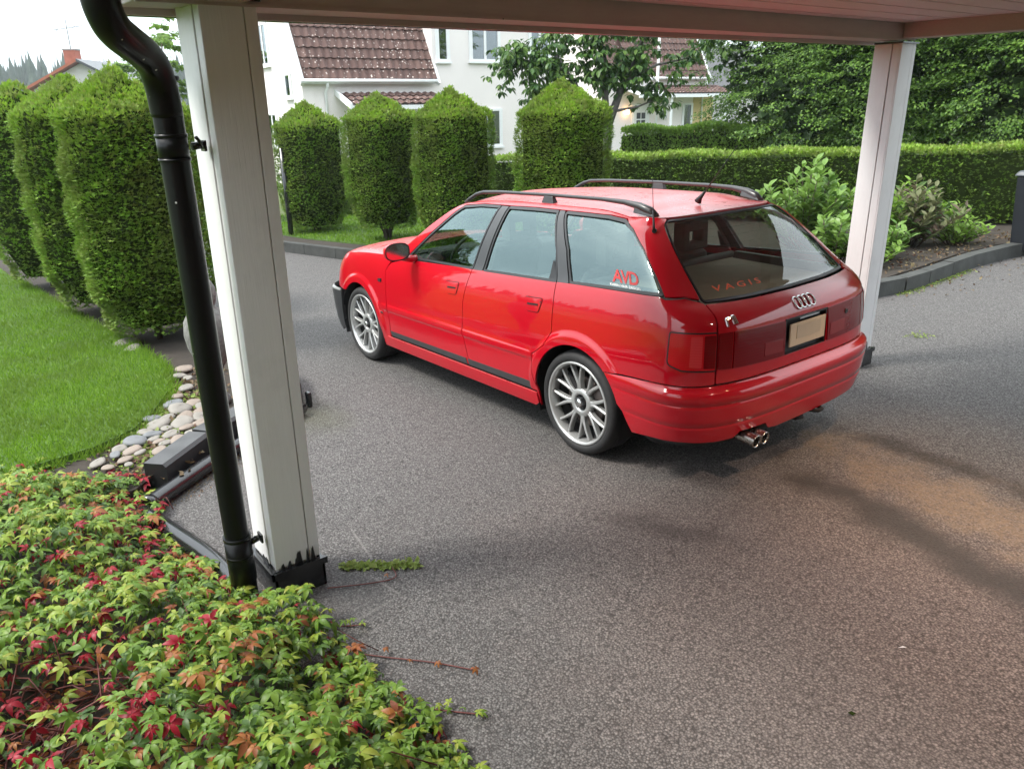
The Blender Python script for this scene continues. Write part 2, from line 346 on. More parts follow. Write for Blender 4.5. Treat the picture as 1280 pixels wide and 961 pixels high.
XR=hermite([0,.2,.55,.65,.75,.85,.89,.93,.96,.978,1.0,1.318,1.34,1.40],[-.84,-.87,-.893,-.895,-.893,-.885,-.870,-.828,-.775,-.733,-.708,-.365,-.335,-.2])
XF=hermite([0,.3,.6,.75,.85,1.4],[3.30,3.36,3.35,3.30,3.20,3.0])
TAPER=hermite([-1.2,-.4,.4,2.0,2.9,3.5],[.975,.985,1.0,1.0,.975,.95])
NR,NF=3.8,3.0
def _tab(a,b,n):
    ph=np.linspace(0,np.pi/2,2001);ex=a*np.sin(ph)**(2/n);ey=b*np.cos(ph)**(2/n)
    L=np.concatenate([[0],np.cumsum(np.hypot(np.diff(ex),np.diff(ey)))]);return ph,L
PHR,LR=_tab(.43,.83,NR);PHF,LF=_tab(.50,.83,NF)
U0,UF=-.45,2.9
UMIN=U0-LR[-1];UMAX=UF+LF[-1]
def P(u,z):
    """body surface, car frame: u runs along the side (= x there) and round the corners; z is height"""
    u=np.asarray(u,float);z=np.asarray(z,float);u,z=np.broadcast_arrays(u,z)
    xe=np.clip(u,-.9,3.4);zb=ZB(xe);zt=ZTOP(np.clip(u,-.45,2.6))
    t=np.clip((z-zb)/np.maximum(zt-zb,.02),0,1)
    w=np.where(z<=zb,W_LO(z/zb*.96),W_UP(t))
    zq=np.clip((z-.99)/(1.345-.99),0,1);sh=.34*zq
    k=np.clip((.7-u)/1.15,0,1)**2
    xs=u+sh*k
    xc=U0+sh;L=np.clip(U0-u,0,LR[-1]);ph=np.interp(L,LR,PHR)
    ex=np.sin(ph)**(2/NR);ey=np.cos(ph)**(2/NR)
    xr=XR(z);rear=u<U0
    x=np.where(rear,xc-(xc-xr)*ex,xs);y=w*TAPER(np.clip(u,-1.2,3.5))*np.where(rear,ey,1)
    L=np.clip(u-UF,0,LF[-1]);ph=np.interp(L,LF,PHF);front=u>UF
    x=np.where(front,UF+(XF(z)-UF)*np.sin(ph)**(2/NF),x);y=y*np.where(front,np.cos(ph)**(2/NF),1)
    return np.stack([x,y,z],-1)
# ------------------------------------------------------------------ the car body surface (car frame: X forward from the rear axle, Y left, Z up)
def mirU(u): return 2 * UMIN - u
UMAX2 = UMAX
def PS(u, z):
    u = np.asarray(u, float); m = u < UMIN; f = u > UMAX
    p = P(np.where(m, 2 * UMIN - u, np.where(f, 2 * UMAX - u, u)), z); p[..., 1] *= np.where(m | f, -1, 1); return p
def PN(u, z, off=None):
    def nrm(f, u, z, h):
        a = f(u + h, z) - f(u - h, z); b = f(u, z + h) - f(u, z - h); n = np.cross(b, a)
        return n / np.maximum(np.linalg.norm(n, axis=-1, keepdims=True), 1e-9)
    if off is None: return PS(u, z), nrm(PS, u, z, .004)
    if np.isscalar(off):
        n = nrm(PS, u, z, .004); return PS(u, z) + n * off, n
    g = lambda u, z: PS(u, z) + nrm(PS, u, z, .004) * off(u, z)[..., None]
    return g(u, z), nrm(g, u, z, .0025)
def dens(pts, step, closed=True):
    o = []; n = len(pts)
    for i in range(n if closed else n - 1):
        a = np.array(pts[i][:2], float); b = np.array(pts[(i + 1) % n][:2], float); k = max(1, int(np.ceil(np.linalg.norm(b - a) / step)))
        o += [a + (b - a) * j / k for j in range(k)]
    if not closed: o.append(np.array(pts[-1][:2], float))
    return np.array(o)
def fillet(pts):
    """(u,z) or (u,z,radius) corners -> rounded outline"""
    o = []; n = len(pts)
    for i in range(n):
        p = np.array(pts[i][:2], float); r = pts[i][2] if len(pts[i]) > 2 else 0
        if not r: o.append(p); continue
        a = np.array(pts[i - 1][:2], float) - p; b = np.array(pts[(i + 1) % n][:2], float) - p
        la, lb = np.linalg.norm(a), np.linalg.norm(b); a /= la; b /= lb; ang = math.acos(np.clip(a @ b, -1, 1)); d = min(r / math.tan(ang / 2), la * .49, lb * .49)
        s, e = p + a * d, p + b * d
        for k in range(6):
            t = k / 5; o.append((1 - t) ** 2 * s + 2 * t * (1 - t) * p + t * t * e)
    return o
def area(p): x, y = p[:, 0], p[:, 1]; return .5 * np.sum(x * np.roll(y, -1) - np.roll(x, -1) * y)
def inset(p, d):
    p = np.asarray(p, float)
    if area(p) < 0: p = p[::-1]
    a = p - np.roll(p, 1, 0); b = np.roll(p, -1, 0) - p
    a /= np.maximum(np.linalg.norm(a, axis=1, keepdims=True), 1e-9); b /= np.maximum(np.linalg.norm(b, axis=1, keepdims=True), 1e-9)
    na = np.stack([-a[:, 1], a[:, 0]], 1); nb = np.stack([-b[:, 1], b[:, 0]], 1); n = na + nb
    n /= np.maximum((n * n).sum(1, keepdims=True) / 2, .35); return p + n * d
def inside(q, poly):
    x, y = q[:, 0], q[:, 1]; r = np.zeros(len(q), bool); n = len(poly)
    for i in range(n):
        x0, y0 = poly[i]; x1, y1 = poly[(i + 1) % n]; c = (y0 > y) != (y1 > y)
        if y1 != y0: r ^= c & (x < (x1 - x0) * (y - y0) / (y1 - y0) + x0)
    return r
def distpoly(q, poly):
    d = np.full(len(q), 9.); n = len(poly)
    for i in range(n):
        a = poly[i]; b = poly[(i + 1) % n]; ab = b - a; t = np.clip(((q - a) @ ab) / max(ab @ ab, 1e-12), 0, 1); d = np.minimum(d, np.linalg.norm(q - (a + t[:, None] * ab), axis=1))
    return d
ARCH = []
def cdt(outline, holes=(), step=.035, rows=(), cols=()):
    outline = np.asarray(outline); lo, hi = outline.min(0), outline.max(0)
    us = np.unique(np.concatenate([np.arange(lo[0], hi[0], step), np.array(cols, float)])); zs = np.arange(lo[1] + step * .5, hi[1], step)
    if len(rows): zs = np.concatenate([zs[np.min(np.abs(zs[:, None] - np.array(rows)[None]), 1) > step * .3], rows])
    U, Z = np.meshgrid(us, np.unique(zs), indexing='ij'); q = np.stack([U.ravel(), Z.ravel()], 1)
    if ARCH and step < .032:
        for cx, cz in ARCH:   # rings of points round the wheel arches
            d = np.hypot(q[:, 0] - cx, q[:, 1] - cz); q = q[(d > .345 + .105) | (q[:, 1] < .2)]
            for rr in (.357, .370, .383, .394, .404, .414, .424, .436):
                aa = np.linspace(-.5, math.pi + .5, 84); q = np.concatenate([q, np.stack([cx + rr * np.cos(aa), cz + rr * np.sin(aa)], 1)])
    q = q[inside(q, outline)]; q = q[distpoly(q, outline) > (step * .3 if not ARCH else .007)]
    for h in holes:
        if len(q): q = q[~inside(q, h)]
        if len(q): q = q[distpoly(q, h) > step * .3]
    vs = []; es = []
    for loop in [outline] + list(holes):
        b = len(vs); n = len(loop); vs += [tuple(p) for p in loop]; es += [(b + i, b + (i + 1) % n) for i in range(n)]
    vs += [tuple(p) for p in q]
    ov, oe, of, *_ = delaunay_2d_cdt([Vector(p) for p in vs], es, [], 1, 1e-6)
    ov = np.array([tuple(p) for p in ov]); of = np.array([f for f in of if len(f) == 3])
    c = ov[of].mean(1); keep = np.ones(len(of), bool)
    for h in holes: keep &= ~inside(c, h)
    of = of[keep]; A = ov[of]; ar = (A[:, 1, 0] - A[:, 0, 0]) * (A[:, 2, 1] - A[:, 0, 1]) - (A[:, 2, 0] - A[:, 0, 0]) * (A[:, 1, 1] - A[:, 0, 1])
    of = of[np.abs(ar) > 1e-10]; ar = ar[np.abs(ar) > 1e-10]; of[ar < 0] = of[ar < 0][:, ::-1]
    return ov, of
def surf_mesh(name, ov, of, pn, flange, side=1, orient=1):
    """turn a flat triangulation into a panel on the body with exact normals and a folded edge"""
    p, n = pn(ov[:, 0], ov[:, 1])
    f = of.copy()
    a, b, c = p[f[:, 0]], p[f[:, 1]], p[f[:, 2]]; fn = np.cross(b - a, c - a)
    if (fn * n[f].mean(1)).sum() < 0: f = f[:, ::-1]
    vs = [p]; ns = [n]; fs = [f]; nv = len(p)
    if flange:
        ed = np.concatenate([f[:, [0, 1]], f[:, [1, 2]], f[:, [2, 0]]]); key = {}
        for i, j in ed: key[(i, j)] = 1
        bd = np.array([(i, j) for (i, j) in key if (j, i) not in key])
        i, j = bd[:, 0], bd[:, 1]; t = p[j] - p[i]; on = np.cross(t, n[i]); on /= np.maximum(np.linalg.norm(on, axis=1, keepdims=True), 1e-9)
        q = np.stack([p[i], p[j], p[j] - n[j] * flange, p[i] - n[i] * flange], 1).reshape(-1, 3)
        k = nv + np.arange(len(bd)) * 4
        vs.append(q); ns.append(np.repeat(on, 4, 0)); fs.append(np.stack([k + 1, k, k + 3], 1)); fs.append(np.stack([k + 1, k + 3, k + 2], 1))
    v = np.concatenate(vs); nn = np.concatenate(ns); f = np.concatenate(fs)
    if side < 0: v = v * [1, -1, 1]; nn = nn * [1, -1, 1]; f = f[:, ::-1]
    me = mesh_np(name, v, tris=f, smooth=True); me.normals_split_custom_set_from_vertices(nn.tolist()); return me
_cache = {}
def panel(name, pts, mat, parent, off=None, side=1, flange=.012, step=.035, rows=(), gap=.003, holes=(), estep=None, key=None, label=None):
    key = key or (name, tuple(map(tuple, pts)))
    if key in _cache: ov, of = _cache[key]
    else:
        o = dens(fillet(pts), estep or step); o = inset(o, gap) if gap else o
        if area(o) < 0: o = o[::-1]
        hs = [dens(fillet(h), estep or step) for h in holes]
        ov, of = cdt(o, hs, step, rows); _cache[key] = (ov, of)
    ob = link(name, surf_mesh(name, ov, of, lambda u, z: PN(u, z, off), flange, side), mat, parent)
    if label: ob['label'] = label
    return ob
def arc(cx, cz, r, a0, a1, n=22): return [(cx + r * math.cos(math.radians(a0 + (a1 - a0) * i / n)), cz + r * math.sin(math.radians(a0 + (a1 - a0) * i / n))) for i in range(n + 1)]

RC = Matrix([[0.9995, -0.0001, 0.0316], [-0.0001, 1.0, 0.008], [-0.0316, -0.008, 0.9995]])
car = empty('station_wagon', 'glossy red station wagon with black roof rails and silver multi-spoke wheels parked on the asphalt', 'car', rot=RC)
AR, AF, RA = (0.0, .308), (2.635, .305), .345
def sstep(a, b, x): t = np.clip((x - a) / (b - a), 0, 1); return t * t * (3 - 2 * t)
def off_side(u, z):
    o = .0075 * sstep(.486, .506, z) * (1 - sstep(.537, .549, z)) * sstep(.34, .352, u) * (1 - sstep(2.33, 2.345, u))
    for (cx, cz), rr in ((AR, RA), (AF, RA)):
        d = np.hypot(u - cx, z - cz); o = np.maximum(o, (.016 - .010 * sstep(RA + .055, RA, d) * 0) * (1 - sstep(RA + .045, RA + .085, d)) * sstep(.25, .40, z))
    return o
ROWS = (.486, .496, .506, .537, .543, .549)
def zb(u): return float(ZB(np.clip(u, -.9, 3.4)))
beltl = lambda u0, u1, n=8: [(u0 + (u1 - u0) * i / n, zb(u0 + (u1 - u0) * i / n) - (0.0 if u0 > 2 else .012)) for i in range(n + 1)]
def dbl(f):
    for s in (1, -1): f(s)
# front fenders: from the front corner to the door
fend = [(2.10, .893)] + [(2.13, zb(2.13))] + [(u, zb(u)) for u in (2.3, 2.5, 2.7, 2.9, 3.05, 3.2)] + [(3.25, .60), (3.2, .57), (2.975, .555)] + [(x, z) for x, z in arc(*AF, RA, 48, 189, 26)] + [(2.29, .205), (2.165, .205), (2.155, .32), (2.14, .41), (2.16, .55), (2.165, .69), (2.171, .808)]
fdoor = [(2.171, .808), (2.165, .69), (2.16, .55), (2.14, .41), (2.155, .298, .02), (1.080, .298, .015), (1.078, .35), (1.116, .532), (1.100, .747), (1.045, .932)] + beltl(1.05, 1.905)[0:] + [(2.10, .874, .0)]
rdoor = [(1.045, .932), (1.100, .747), (1.116, .532), (1.078, .35), (1.080, .298, .015), (.335, .298, .01), (.372, .427), (.372, .532), (.25, .61, .05), (.196, .70), (.194, .856), (.205, .962)] + beltl(.21, 1.045)
quart = [(.205, .962), (.194, .856), (.196, .70), (.25, .61, .05), (.372, .532), (.372, .427), (.335, .298), (.335, .205)] + arc(*AR, RA, -12, 134, 30)[0:] + [(-.255, .560), (-.43, .571), (-.62, .580), (-.80, .582), (-.888, .586, .01), (-.885, .66), (-.885, .86), (-.893, .915, .02), (-.892, .972)] + [(-.80, .996), (-.665, .992)] + beltl(-.62, .205)
ARCH += [AR, AF]
def body(s):
    panel('front_fender', fend, M['paint'], car, off_side, s, step=.025, rows=ROWS)
    fd = panel('door', fdoor, M['paint'], car, off_side, s, step=.03, rows=ROWS)
    rd = panel('door', rdoor, M['paint'], car, off_side, s, step=.03, rows=ROWS)
    panel('quarter_panel', quart, M['paint'], car, off_side, s, step=.022, rows=())
    panel('sill', [(2.26, .204), (2.20, .292, .02), (.345, .292), (.335, .225), (.37, .20)], M['paint'], car, .012, s, step=.03)
    panel('sill_strip', [(2.13, .300), (2.15, .342), (1.10, .347), (1.085, .300)], M['satin_grey'], fd, .004, s, flange=.004)
    panel('sill_strip', [(1.075, .300), (1.085, .347), (.36, .350), (.345, .300)], M['satin_grey'], rd, .004, s, flange=.004)
    # door handles: outline plate with a recessed flap
    for d, u, z in ((fd, 1.235, .815), (rd, .368, .838)):
        hp = [(u - .080, z + .034, .012), (u + .082, z + .026, .012), (u + .052, z - .052, .022), (u - .050, z - .048, .022)]
        ho_ = dens(fillet(hp), .012); ho_ = ho_ if area(ho_) > 0 else ho_[::-1]
        link('handle_seam', surf_mesh('handle_seam', *cdt(inset(ho_, -.0035), [inset(ho_, .0005)], .03), lambda u, z: PN(u, z, .0012), .001, s), M['dark'], d)
        panel('door_handle', hp, M['paint'], d, .0045, s, flange=.004, step=.02, gap=.0005)
        panel('handle_gap', [(u - .05, z + .004, .004), (u + .055, z - .002, .004), (u + .052, z - .018, .004), (u - .048, z - .012, .004)], M['dark'], d, .007, s, flange=.003, step=.02)
        panel('lock_barrel', [(u - .072, z + .022, .006), (u - .058, z + .022, .006), (u - .058, z + .008, .006), (u - .072, z + .008, .006)], M['satin_grey'], d, .006, s, flange=.003, step=.01)
    # side indicator and small badge on the fender
    panel('side_indicator', [(2.225, .742, .006), (2.285, .738, .006), (2.28, .708, .006), (2.23, .71, .006)], M['black_trim'], car, .008, s, flange=.008, step=.02)
    panel('side_badge', [(2.215, .482, .008), (2.262, .482, .008), (2.262, .464, .008), (2.215, .464, .008)], M['chrome'], car, .010, s, flange=.006, step=.02)
    # window surrounds and glass
    W = {'f': [(1.905, .930, .012), (1.66, 1.122), (1.46, 1.268), (1.38, 1.318, .06), (1.17, 1.338), (.958, 1.342, .012), (1.043, .945, .012)],
         'r': [(.868, 1.342, .012), (.62, 1.347), (.372, 1.346, .02), (.245, 1.141), (.208, .973, .012), (.925, .948, .012)],
         'q': [(.300, 1.345, .015), (.02, 1.344), (-.22, 1.340), (-.42, 1.326, .06), (-.545, 1.285, .05), (-.628, 1.20), (-.662, 1.09), (-.668, 1.004, .02), (-.20, .992), (.100, .980, .012), (.155, 1.15)]}
    for k, par in (('f', fd), ('r', rd), ('q', car)):
        o = dens(fillet(W[k]), .03); o = o if area(o) > 0 else o[::-1]
        h1 = inset(o, .015); g1 = inset(o, .010)
        ky = ('trim', k)
        if ky not in _cache: _cache[ky] = cdt(inset(o, .001), [h1], .03); _cache[ky + ('g',)] = cdt(g1, (), .03)
        link('window_trim', surf_mesh('window_trim', *_cache[ky], lambda u, z: PN(u, z, .001), .012, s), M['black_trim'], par)
        link('window_glass', surf_mesh('window_glass', *_cache[ky + ('g',)], lambda u, z: PN(u, z, -.006), 0, s), M['side_glass'], par)
    q = dens([(.30, 1.085), (.235, .975), (.20, .975), (.262, 1.09)], .03)
    panel('quarter_light_trim', [(.285, .976), (.270, 1.11, .01), (.222, .978)], M['black_trim'], rd, -.003, s, flange=.004, gap=0)
    panel('pillar_trim', [(.952, 1.341), (.874, 1.341), (.931, .948), (1.038, .944)], M['satin_grey'], fd, .002, s, flange=.012)
    panel('pillar_trim', [(.366, 1.346), (.304, 1.346), (.160, 1.15), (.106, .979), (.203, .974), (.248, 1.14)], M['satin_grey'], car, .002, s, flange=.012)
    # red roof side: A pillar, cant rail and D pillar in one pressing
    zt = lambda u: float(ZTOP(np.clip(u, -.45, 2.6)))
    top = [(1.32, zt(1.32))] + [(u, zt(u)) for u in (1.2, 1.0, .8, .6, .4, .2, 0, -.15, -.3, -.45)] + [(-.60, 1.334), (-.74, 1.336), (-.83, 1.330), (-.868, 1.154), (-.888, .985)]
    low = [(-.80, 1.003), (-.668, 1.002), (-.664, 1.09), (-.630, 1.202), (-.548, 1.288, .05), (-.42, 1.328, .06), (-.22, 1.342), (.02, 1.346), (.300, 1.347), (.62, 1.349), (.868, 1.344), (.958, 1.344), (1.17, 1.340), (1.384, 1.321, .06), (1.464, 1.271), (1.664, 1.125), (1.91, .932), (2.07, .925), (1.90, 1.045), (1.726, 1.165), (1.55, 1.268), (1.44, 1.325)]
    panel('roof_side_frame', top + low, M['paint'], car, None, s, step=.03, gap=.0012)
    panel('pillar_lining', top + low, M['headliner'], car, -.024, s, step=.06, flange=0, gap=.0012, key=('lining',))
dbl(body)
ARCH.clear()
# roof skin
bu = np.concatenate([np.linspace(1.33, -.45, 40), np.linspace(-.47, UMIN, 60)])
bz = np.where(bu > -.45, ZTOP(np.clip(bu, -.45, 2.6)), 1.336)
bp = PS(bu, bz)
_i = np.argsort(bp[:, 0]); _m = bp[:, 1] > .40
def roofz(x, y):
    o = np.argsort(bp[_m][:, 0]); ze = np.interp(x, bp[_m][o, 0], bz[_m][o]); we = np.interp(x, bp[_m][o, 0], bp[_m][o, 1]); cr_ = .004 + .026 * sstep(-.34, .05, x)
    return ze + cr_ * (1 - np.clip(np.abs(y) / np.maximum(we, .3), 0, 1) ** 2)
left_edge = [(x, y) for x, y, z in bp]
outl = left_edge + [(x, -y) for x, y in left_edge[::-1]] + [(1.33 + .05 * (1 - (y / .53) ** 2), y) for y in np.linspace(-.50, .50, 14)]
def roofpn(x, y, dz=0):
    h = .004; z = roofz(x, y); gx = (roofz(x + h, y) - roofz(x - h, y)) / (2 * h); gy = (roofz(x, y + h) - roofz(x, y - h)) / (2 * h)
    n = np.stack([-gx, -gy, np.ones_like(gx)], -1); n /= np.linalg.norm(n, axis=-1, keepdims=True); return np.stack([x, y, z + dz], -1), n
o = inset(dens(outl, .035), .0015); ov, of = cdt(o, (), .05)
roof = link('roof', surf_mesh('roof', ov, of, roofpn, .012), M['paint'], car)
link('headliner', surf_mesh('headliner', ov, of, lambda x, y: roofpn(x, y, -.03), 0), M['headliner'], car)
# tailgate: painted lower part with a plate recess, rear window above
C2 = 2 * UMIN
tg = [(-.888, .588, .01), (-.890, .66), (-.889, .86), (-.897, .915, .02), (-.896, .968), (-1.2, .960), (UMIN, .957)]
tg = tg + [(C2 - p[0], *p[1:]) for p in tg[::-1][1:]]
rec = [(-1.372, .832, .008), (-1.372, .648, .008), (C2 + 1.372, .648, .008), (C2 + 1.372, .832, .008)]
tail = panel('tailgate', tg, M['paint'], car, None, 1, step=.03, holes=[rec], rows=(.90, .91, .92, .93, .94, .95), flange=.012)
rg = [(-.903, .976, .02), (-1.2, .968), (UMIN, .965)]; rg2 = [(UMIN, 1.326), (-1.2, 1.326), (-.852, 1.324, .02)]
rgo = rg + [(C2 - p[0], *p[1:]) for p in rg[::-1][1:]]; rgt = [(C2 - p[0], *p[1:]) for p in rg2[::-1]] + rg2[1:]
ro = dens(fillet(rgo + rgt), .04); ro = ro if area(ro) > 0 else ro[::-1]
link('rear_window', surf_mesh('rear_window', *cdt(inset(ro, .002), (), .05), lambda u, z: PN(u, z, -.003), 0), M['rear_glass'], tail)
link('window_trim', surf_mesh('window_trim', *cdt(inset(ro, -.003), [inset(ro, .005)], .06), lambda u, z: PN(u, z, .0), .010), M['black_trim'], tail)
# recess, plate and handle
x0 = float(PS(UMIN, .74)[0])
rb = MB(); yr = [float(PS(-1.372, .83)[1]) + .004, -float(PS(-1.372, .83)[1]) - .004]
rb.box((x0 + .028, yr[1], .640), (x0 + .034, yr[0], .840)); rb.box((x0 + .002, yr[1], .640), (x0 + .032, yr[0], .650)); rb.box((x0 + .002, yr[1], .828), (x0 + .032, yr[0], .838))
rb.box((x0 + .004, yr[0] - .01, .645), (x0 + .032, yr[0], .835)); rb.box((x0 + .004, yr[1], .645), (x0 + .032, yr[1] + .01, .835))
rb.build('plate_recess', M['black_trim'], tail)
MB().box((x0 - .006, -.165, .683), (x0 + .004, .155, .806)).build('number_plate', M['plate'], tail, bevel=.003)
MB().box((x0 - .0085, -.115, .722), (x0 - .0065, .10, .792)).build('plate_patch', M['plate_blur'], tail)
MB().box((x0 - .004, -.10, .822), (x0 + .01, .075, .829)).build('handle_bar', M['chrome'], tail)
# four interlinked rings
for k in range(4):
    yc = .060 - .0405 * k; b = MB(); n = 28; pts = []
    for i in range(n + 1):
        th = 2 * math.pi * i / n; y = yc + .0265 * math.cos(th); z = .900 + .0265 * math.sin(th)
        u = UMIN - y * 0  # near the centre line the surface is nearly flat in y
        px = float(PS(UMIN + y, z)[0]); pts.append((px - .006, y, z))
    b.tube(pts, .0040, 6, cap=False, upv=(1, 0, 0)); b.build('emblem_ring', M['chrome'], tail)
# letters of the boot badge
def bar(b, pts, w=.005, dx=.008):
    for (y0, z0), (y1, z1) in zip(pts[:-1], pts[1:]):
        n = np.array([-(z1 - z0), (y1 - y0)]); n = n / np.linalg.norm(n) * w / 2; X = lambda y, z: float(PS(UMIN + y * 1.02, z)[0]) - dx
        q = [(y0 + n[0], z0 + n[1]), (y0 - n[0], z0 - n[1]), (y1 - n[0], z1 - n[1]), (y1 + n[0], z1 + n[1])]
        b.hexa([(X(y, z) + .008, y, z) for y, z in q] + [(X(y, z), y, z) for y, z in q])
b = MB(); bar(b, [(.600, .872), (.596, .905), (.572, .909)], .007)
b.build('badge_letter', M['chrome'], tail)
b = MB(); bar(b, [(.560, .878), (.558, .912), (.540, .914), (.541, .880)], .006); bar(b, [(.550, .880), (.549, .910)], .005)
b.build('badge_letter', M['chrome'], tail)
# lamps
def lamps(s):
    lo_ = dens(fillet([(-.650, .853, .018), (-.644, .685, .032), (-.718, .660, .03), (-.884, .656, .01), (-.884, .851, .01)]), .02); lo_ = lo_ if area(lo_) > 0 else lo_[::-1]
    link('lamp_seal', surf_mesh('lamp_seal', *cdt(lo_, [inset(lo_, .006)], .04), lambda u, z: PN(u, z, .003), .003, s), M['black_trim'], car)
    tl = panel('tail_lamp', [(-.655, .848, .015), (-.650, .69, .03), (-.72, .666, .03), (-.883, .662, .01), (-.883, .846, .01)], M['lamp_red'], car, .006, s, flange=.010, step=.03)
    panel('lamp_lens', [(-.756, .838, .008), (-.752, .682, .008), (-.815, .676, .008), (-.815, .838, .008)], M['lamp_clear'], tl, .0085, s, flange=.003, step=.03)
    panel('lamp_lens', [(-.819, .840, .006), (-.819, .674, .006), (-.880, .670, .006), (-.880, .840, .006)], M['lamp_dark'], tl, .008, s, flange=.003, step=.03)
    g = panel('garnish_lamp', [(-.9785, .845, .004), (-.9785, .658, .004), (-1.366, .650, .006), (-1.366, .836, .006)], M['lamp_dark'], tail, .006, s, flange=.008, step=.03)
    panel('reflector', [(-1.19, .752, .004), (-1.19, .682, .004), (-1.345, .676, .004), (-1.345, .748, .004)], M['reflex'], g, .0085, s, flange=.003, step=.03)
    panel('garnish_lamp', [(-.893, .846, .01), (-.893, .662, .01), (-.9755, .658, .004), (-.9755, .845, .004)], M['lamp_dark'], tail, .006, s, flange=.008, step=.03)
dbl(lamps)
b = MB(); b.tube([(x0 - .004, -.375, .785), (x0 + .01, -.375, .785)], .013, 14); b.build('lock_barrel', M['black_trim'], tail)
# bumpers
def offb(u, z):
    prof = np.interp(z, [.22, .26, .30, .36, .3725, .375, .3775, .40, .4885, .491, .4935, .53, .548, .560, .572, .60], [.0, .016, .028, .038, .0395, .0375, .0405, .043, .050, .0475, .051, .051, .048, .038, .012, .004])
    uu = np.where(u < UMIN, 2 * UMIN - u, u); k = .34 + .66 * sstep(-.25, -.80, uu) if False else .34 + .66 * (1 - sstep(-.80, -.25, uu)); return prof * k * .85
BR = (.3725, .375, .3775, .4885, .491, .4935, .548, .560, .572)
bl = [(-.252, .558), (-.43, .570), (-.62, .579), (-.80, .581), (-.89, .584), (-1.2, .586), (UMIN, .586)]
blow = [(UMIN, .265), (-1.34, .262), (-1.27, .275, .02), (-1.23, .315, .02), (-1.04, .318, .02), (-1.00, .285, .02), (-.90, .284), (-.745, .290), (-.59, .280), (-.425, .258, .02)]
barc = [(x, z) for x, z in arc(*AR, RA + .0, 186, 134, 12)]; barc[0] = (-.42, .262); barc = [(-.405, .30), (-.37, .37)] + barc[5:]
half = bl + [] ; bump = [(C2 - p[0], *p[1:]) for p in bl[::-1][:-1]]
poly = [(C2 - a, z) for a, z in barc] + [(C2 - p[0], *p[1:]) for p in bl[:-1]] + bl[::-1] + barc[::-1]
lowr = [(-.425, .258), (-.59, .280), (-.745, .290), (-.90, .284), (-1.00, .285, .02), (-1.04, .318, .02), (-1.23, .315, .02), (-1.27, .275, .02), (-1.34, .262), (UMIN, .262)]
poly2 = poly + lowr + [(C2 + .745, .285), (C2 + .59, .280), (C2 + .425, .258)]
panel('rear_bumper', poly2, M['paint'], car, offb, 1, step=.028, rows=BR, flange=.03, gap=.001)
CF = 2 * UMAX
def offf(u, z):
    prof = np.interp(z, [.15, .20, .30, .45, .52, .54, .56, .575], [.03, .05, .06, .07, .075, .070, .055, .02]); uu = np.where(u > UMAX, 2 * UMAX - u, u); return prof * (.25 + .75 * sstep(2.9, 3.3, uu))
fb = [(2.955, .562), (3.2, .566), (UMAX, .568), (CF - 3.2, .566), (CF - 2.955, .562), (CF - 3.0, .22), (CF - 3.12, .17), (UMAX, .165), (3.12, .17), (3.0, .22)]
panel('front_bumper', fb, M['satin_grey'], car, offf, 1, step=.04, rows=(.52, .54, .56), flange=.03)
panel('bumper_strip', [(2.965, .563, .01), (UMAX, .568), (CF - 2.965, .563, .01), (CF - 2.975, .537, .01), (UMAX, .540), (2.975, .537, .01)], M['silver'], car, lambda u, z: offf(u, z) + .004, 1, step=.04, flange=.004)
# nose: grille, headlamps and bonnet
def nose(s):
    panel('headlight', [(3.255, .715, .01), (3.62, .715, .01), (3.62, .60, .01), (3.26, .60, .01)], M['headlamp'], car, .006, s, flange=.02, step=.05)
dbl(nose)
g = panel('grille', [(3.64, .72), (3.64, .59), (CF - 3.64, .59), (CF - 3.64, .72)], M['black_trim'], car, .004, 1, flange=.02, step=.05)
for k in range(5):
    z = .608 + .024 * k; panel('grille_slat', [(3.66, z), (3.66, z + .008), (CF - 3.66, z + .008), (CF - 3.66, z)], M['chrome'] if k == 4 else M['satin_grey'], g, .009, 1, flange=.008, step=.05, gap=0)
nh = 26; S_ = np.linspace(0, 1, nh); T_ = np.linspace(-1, 1, 25); hv = []
for s_ in S_:
    for t in T_:
        us = 2.10 + s_ * (3.12 - 2.10); sp = PS(us, zb(us)); fu = 3.12 + (UMAX - 3.12) * (1 - abs(t)) ** .8; fp = PS(fu, .742)
        xr_ = 2.10 + .17 * (1 - t * t); x = xr_ + s_ * ((float(fp[0]) if abs(t) < 1 else float(sp[0])) - xr_)
        y = t * ((1 - s_) * .768 + s_ * float(PS(3.12, zb(3.12))[1]))
        if s_ > .6: y = y * (1 - ((s_ - .6) / .4) ** 3 * .0)
        zz = zb(2.10 + s_ * 1.02) + (.052 * (1 - s_ ** 2 * .75)) * (1 - abs(t) ** 2.4) - .004
        if s_ == 1: zz = min(zz, .80)
        hv.append((x, y, zz))
hv = np.array(hv); k = 25
qf = [(i * k + j, (i + 1) * k + j, (i + 1) * k + j + 1, i * k + j + 1) for i in range(nh - 1) for j in range(k - 1)]
link('hood', mesh_np('hood', hv, quads=qf, smooth=True), M['paint'], car)
# windscreen
wv = []; nw, kw = 10, 17
for i in range(nw):
    t = i / (nw - 1)
    for j in range(kw):
        v = -1 + 2 * j / (kw - 1); yb, yt = .715, .49; y = v * (yb + (yt - yb) * t)
        xb, xt = 2.06 + .17 * (1 - v * v), 1.335 + .05 * (1 - v * v); x = xb + (xt - xb) * t; z = .935 + (1.352 + .02 * (1 - v * v) - .935) * t + .02 * math.sin(math.pi * t)
        wv.append((x, y, z))
link('windscreen', mesh_np('windscreen', wv, quads=[(i * kw + j, i * kw + j + 1, (i + 1) * kw + j + 1, (i + 1) * kw + j) for i in range(nw - 1) for j in range(kw - 1)], smooth=True), M['side_glass'], car)
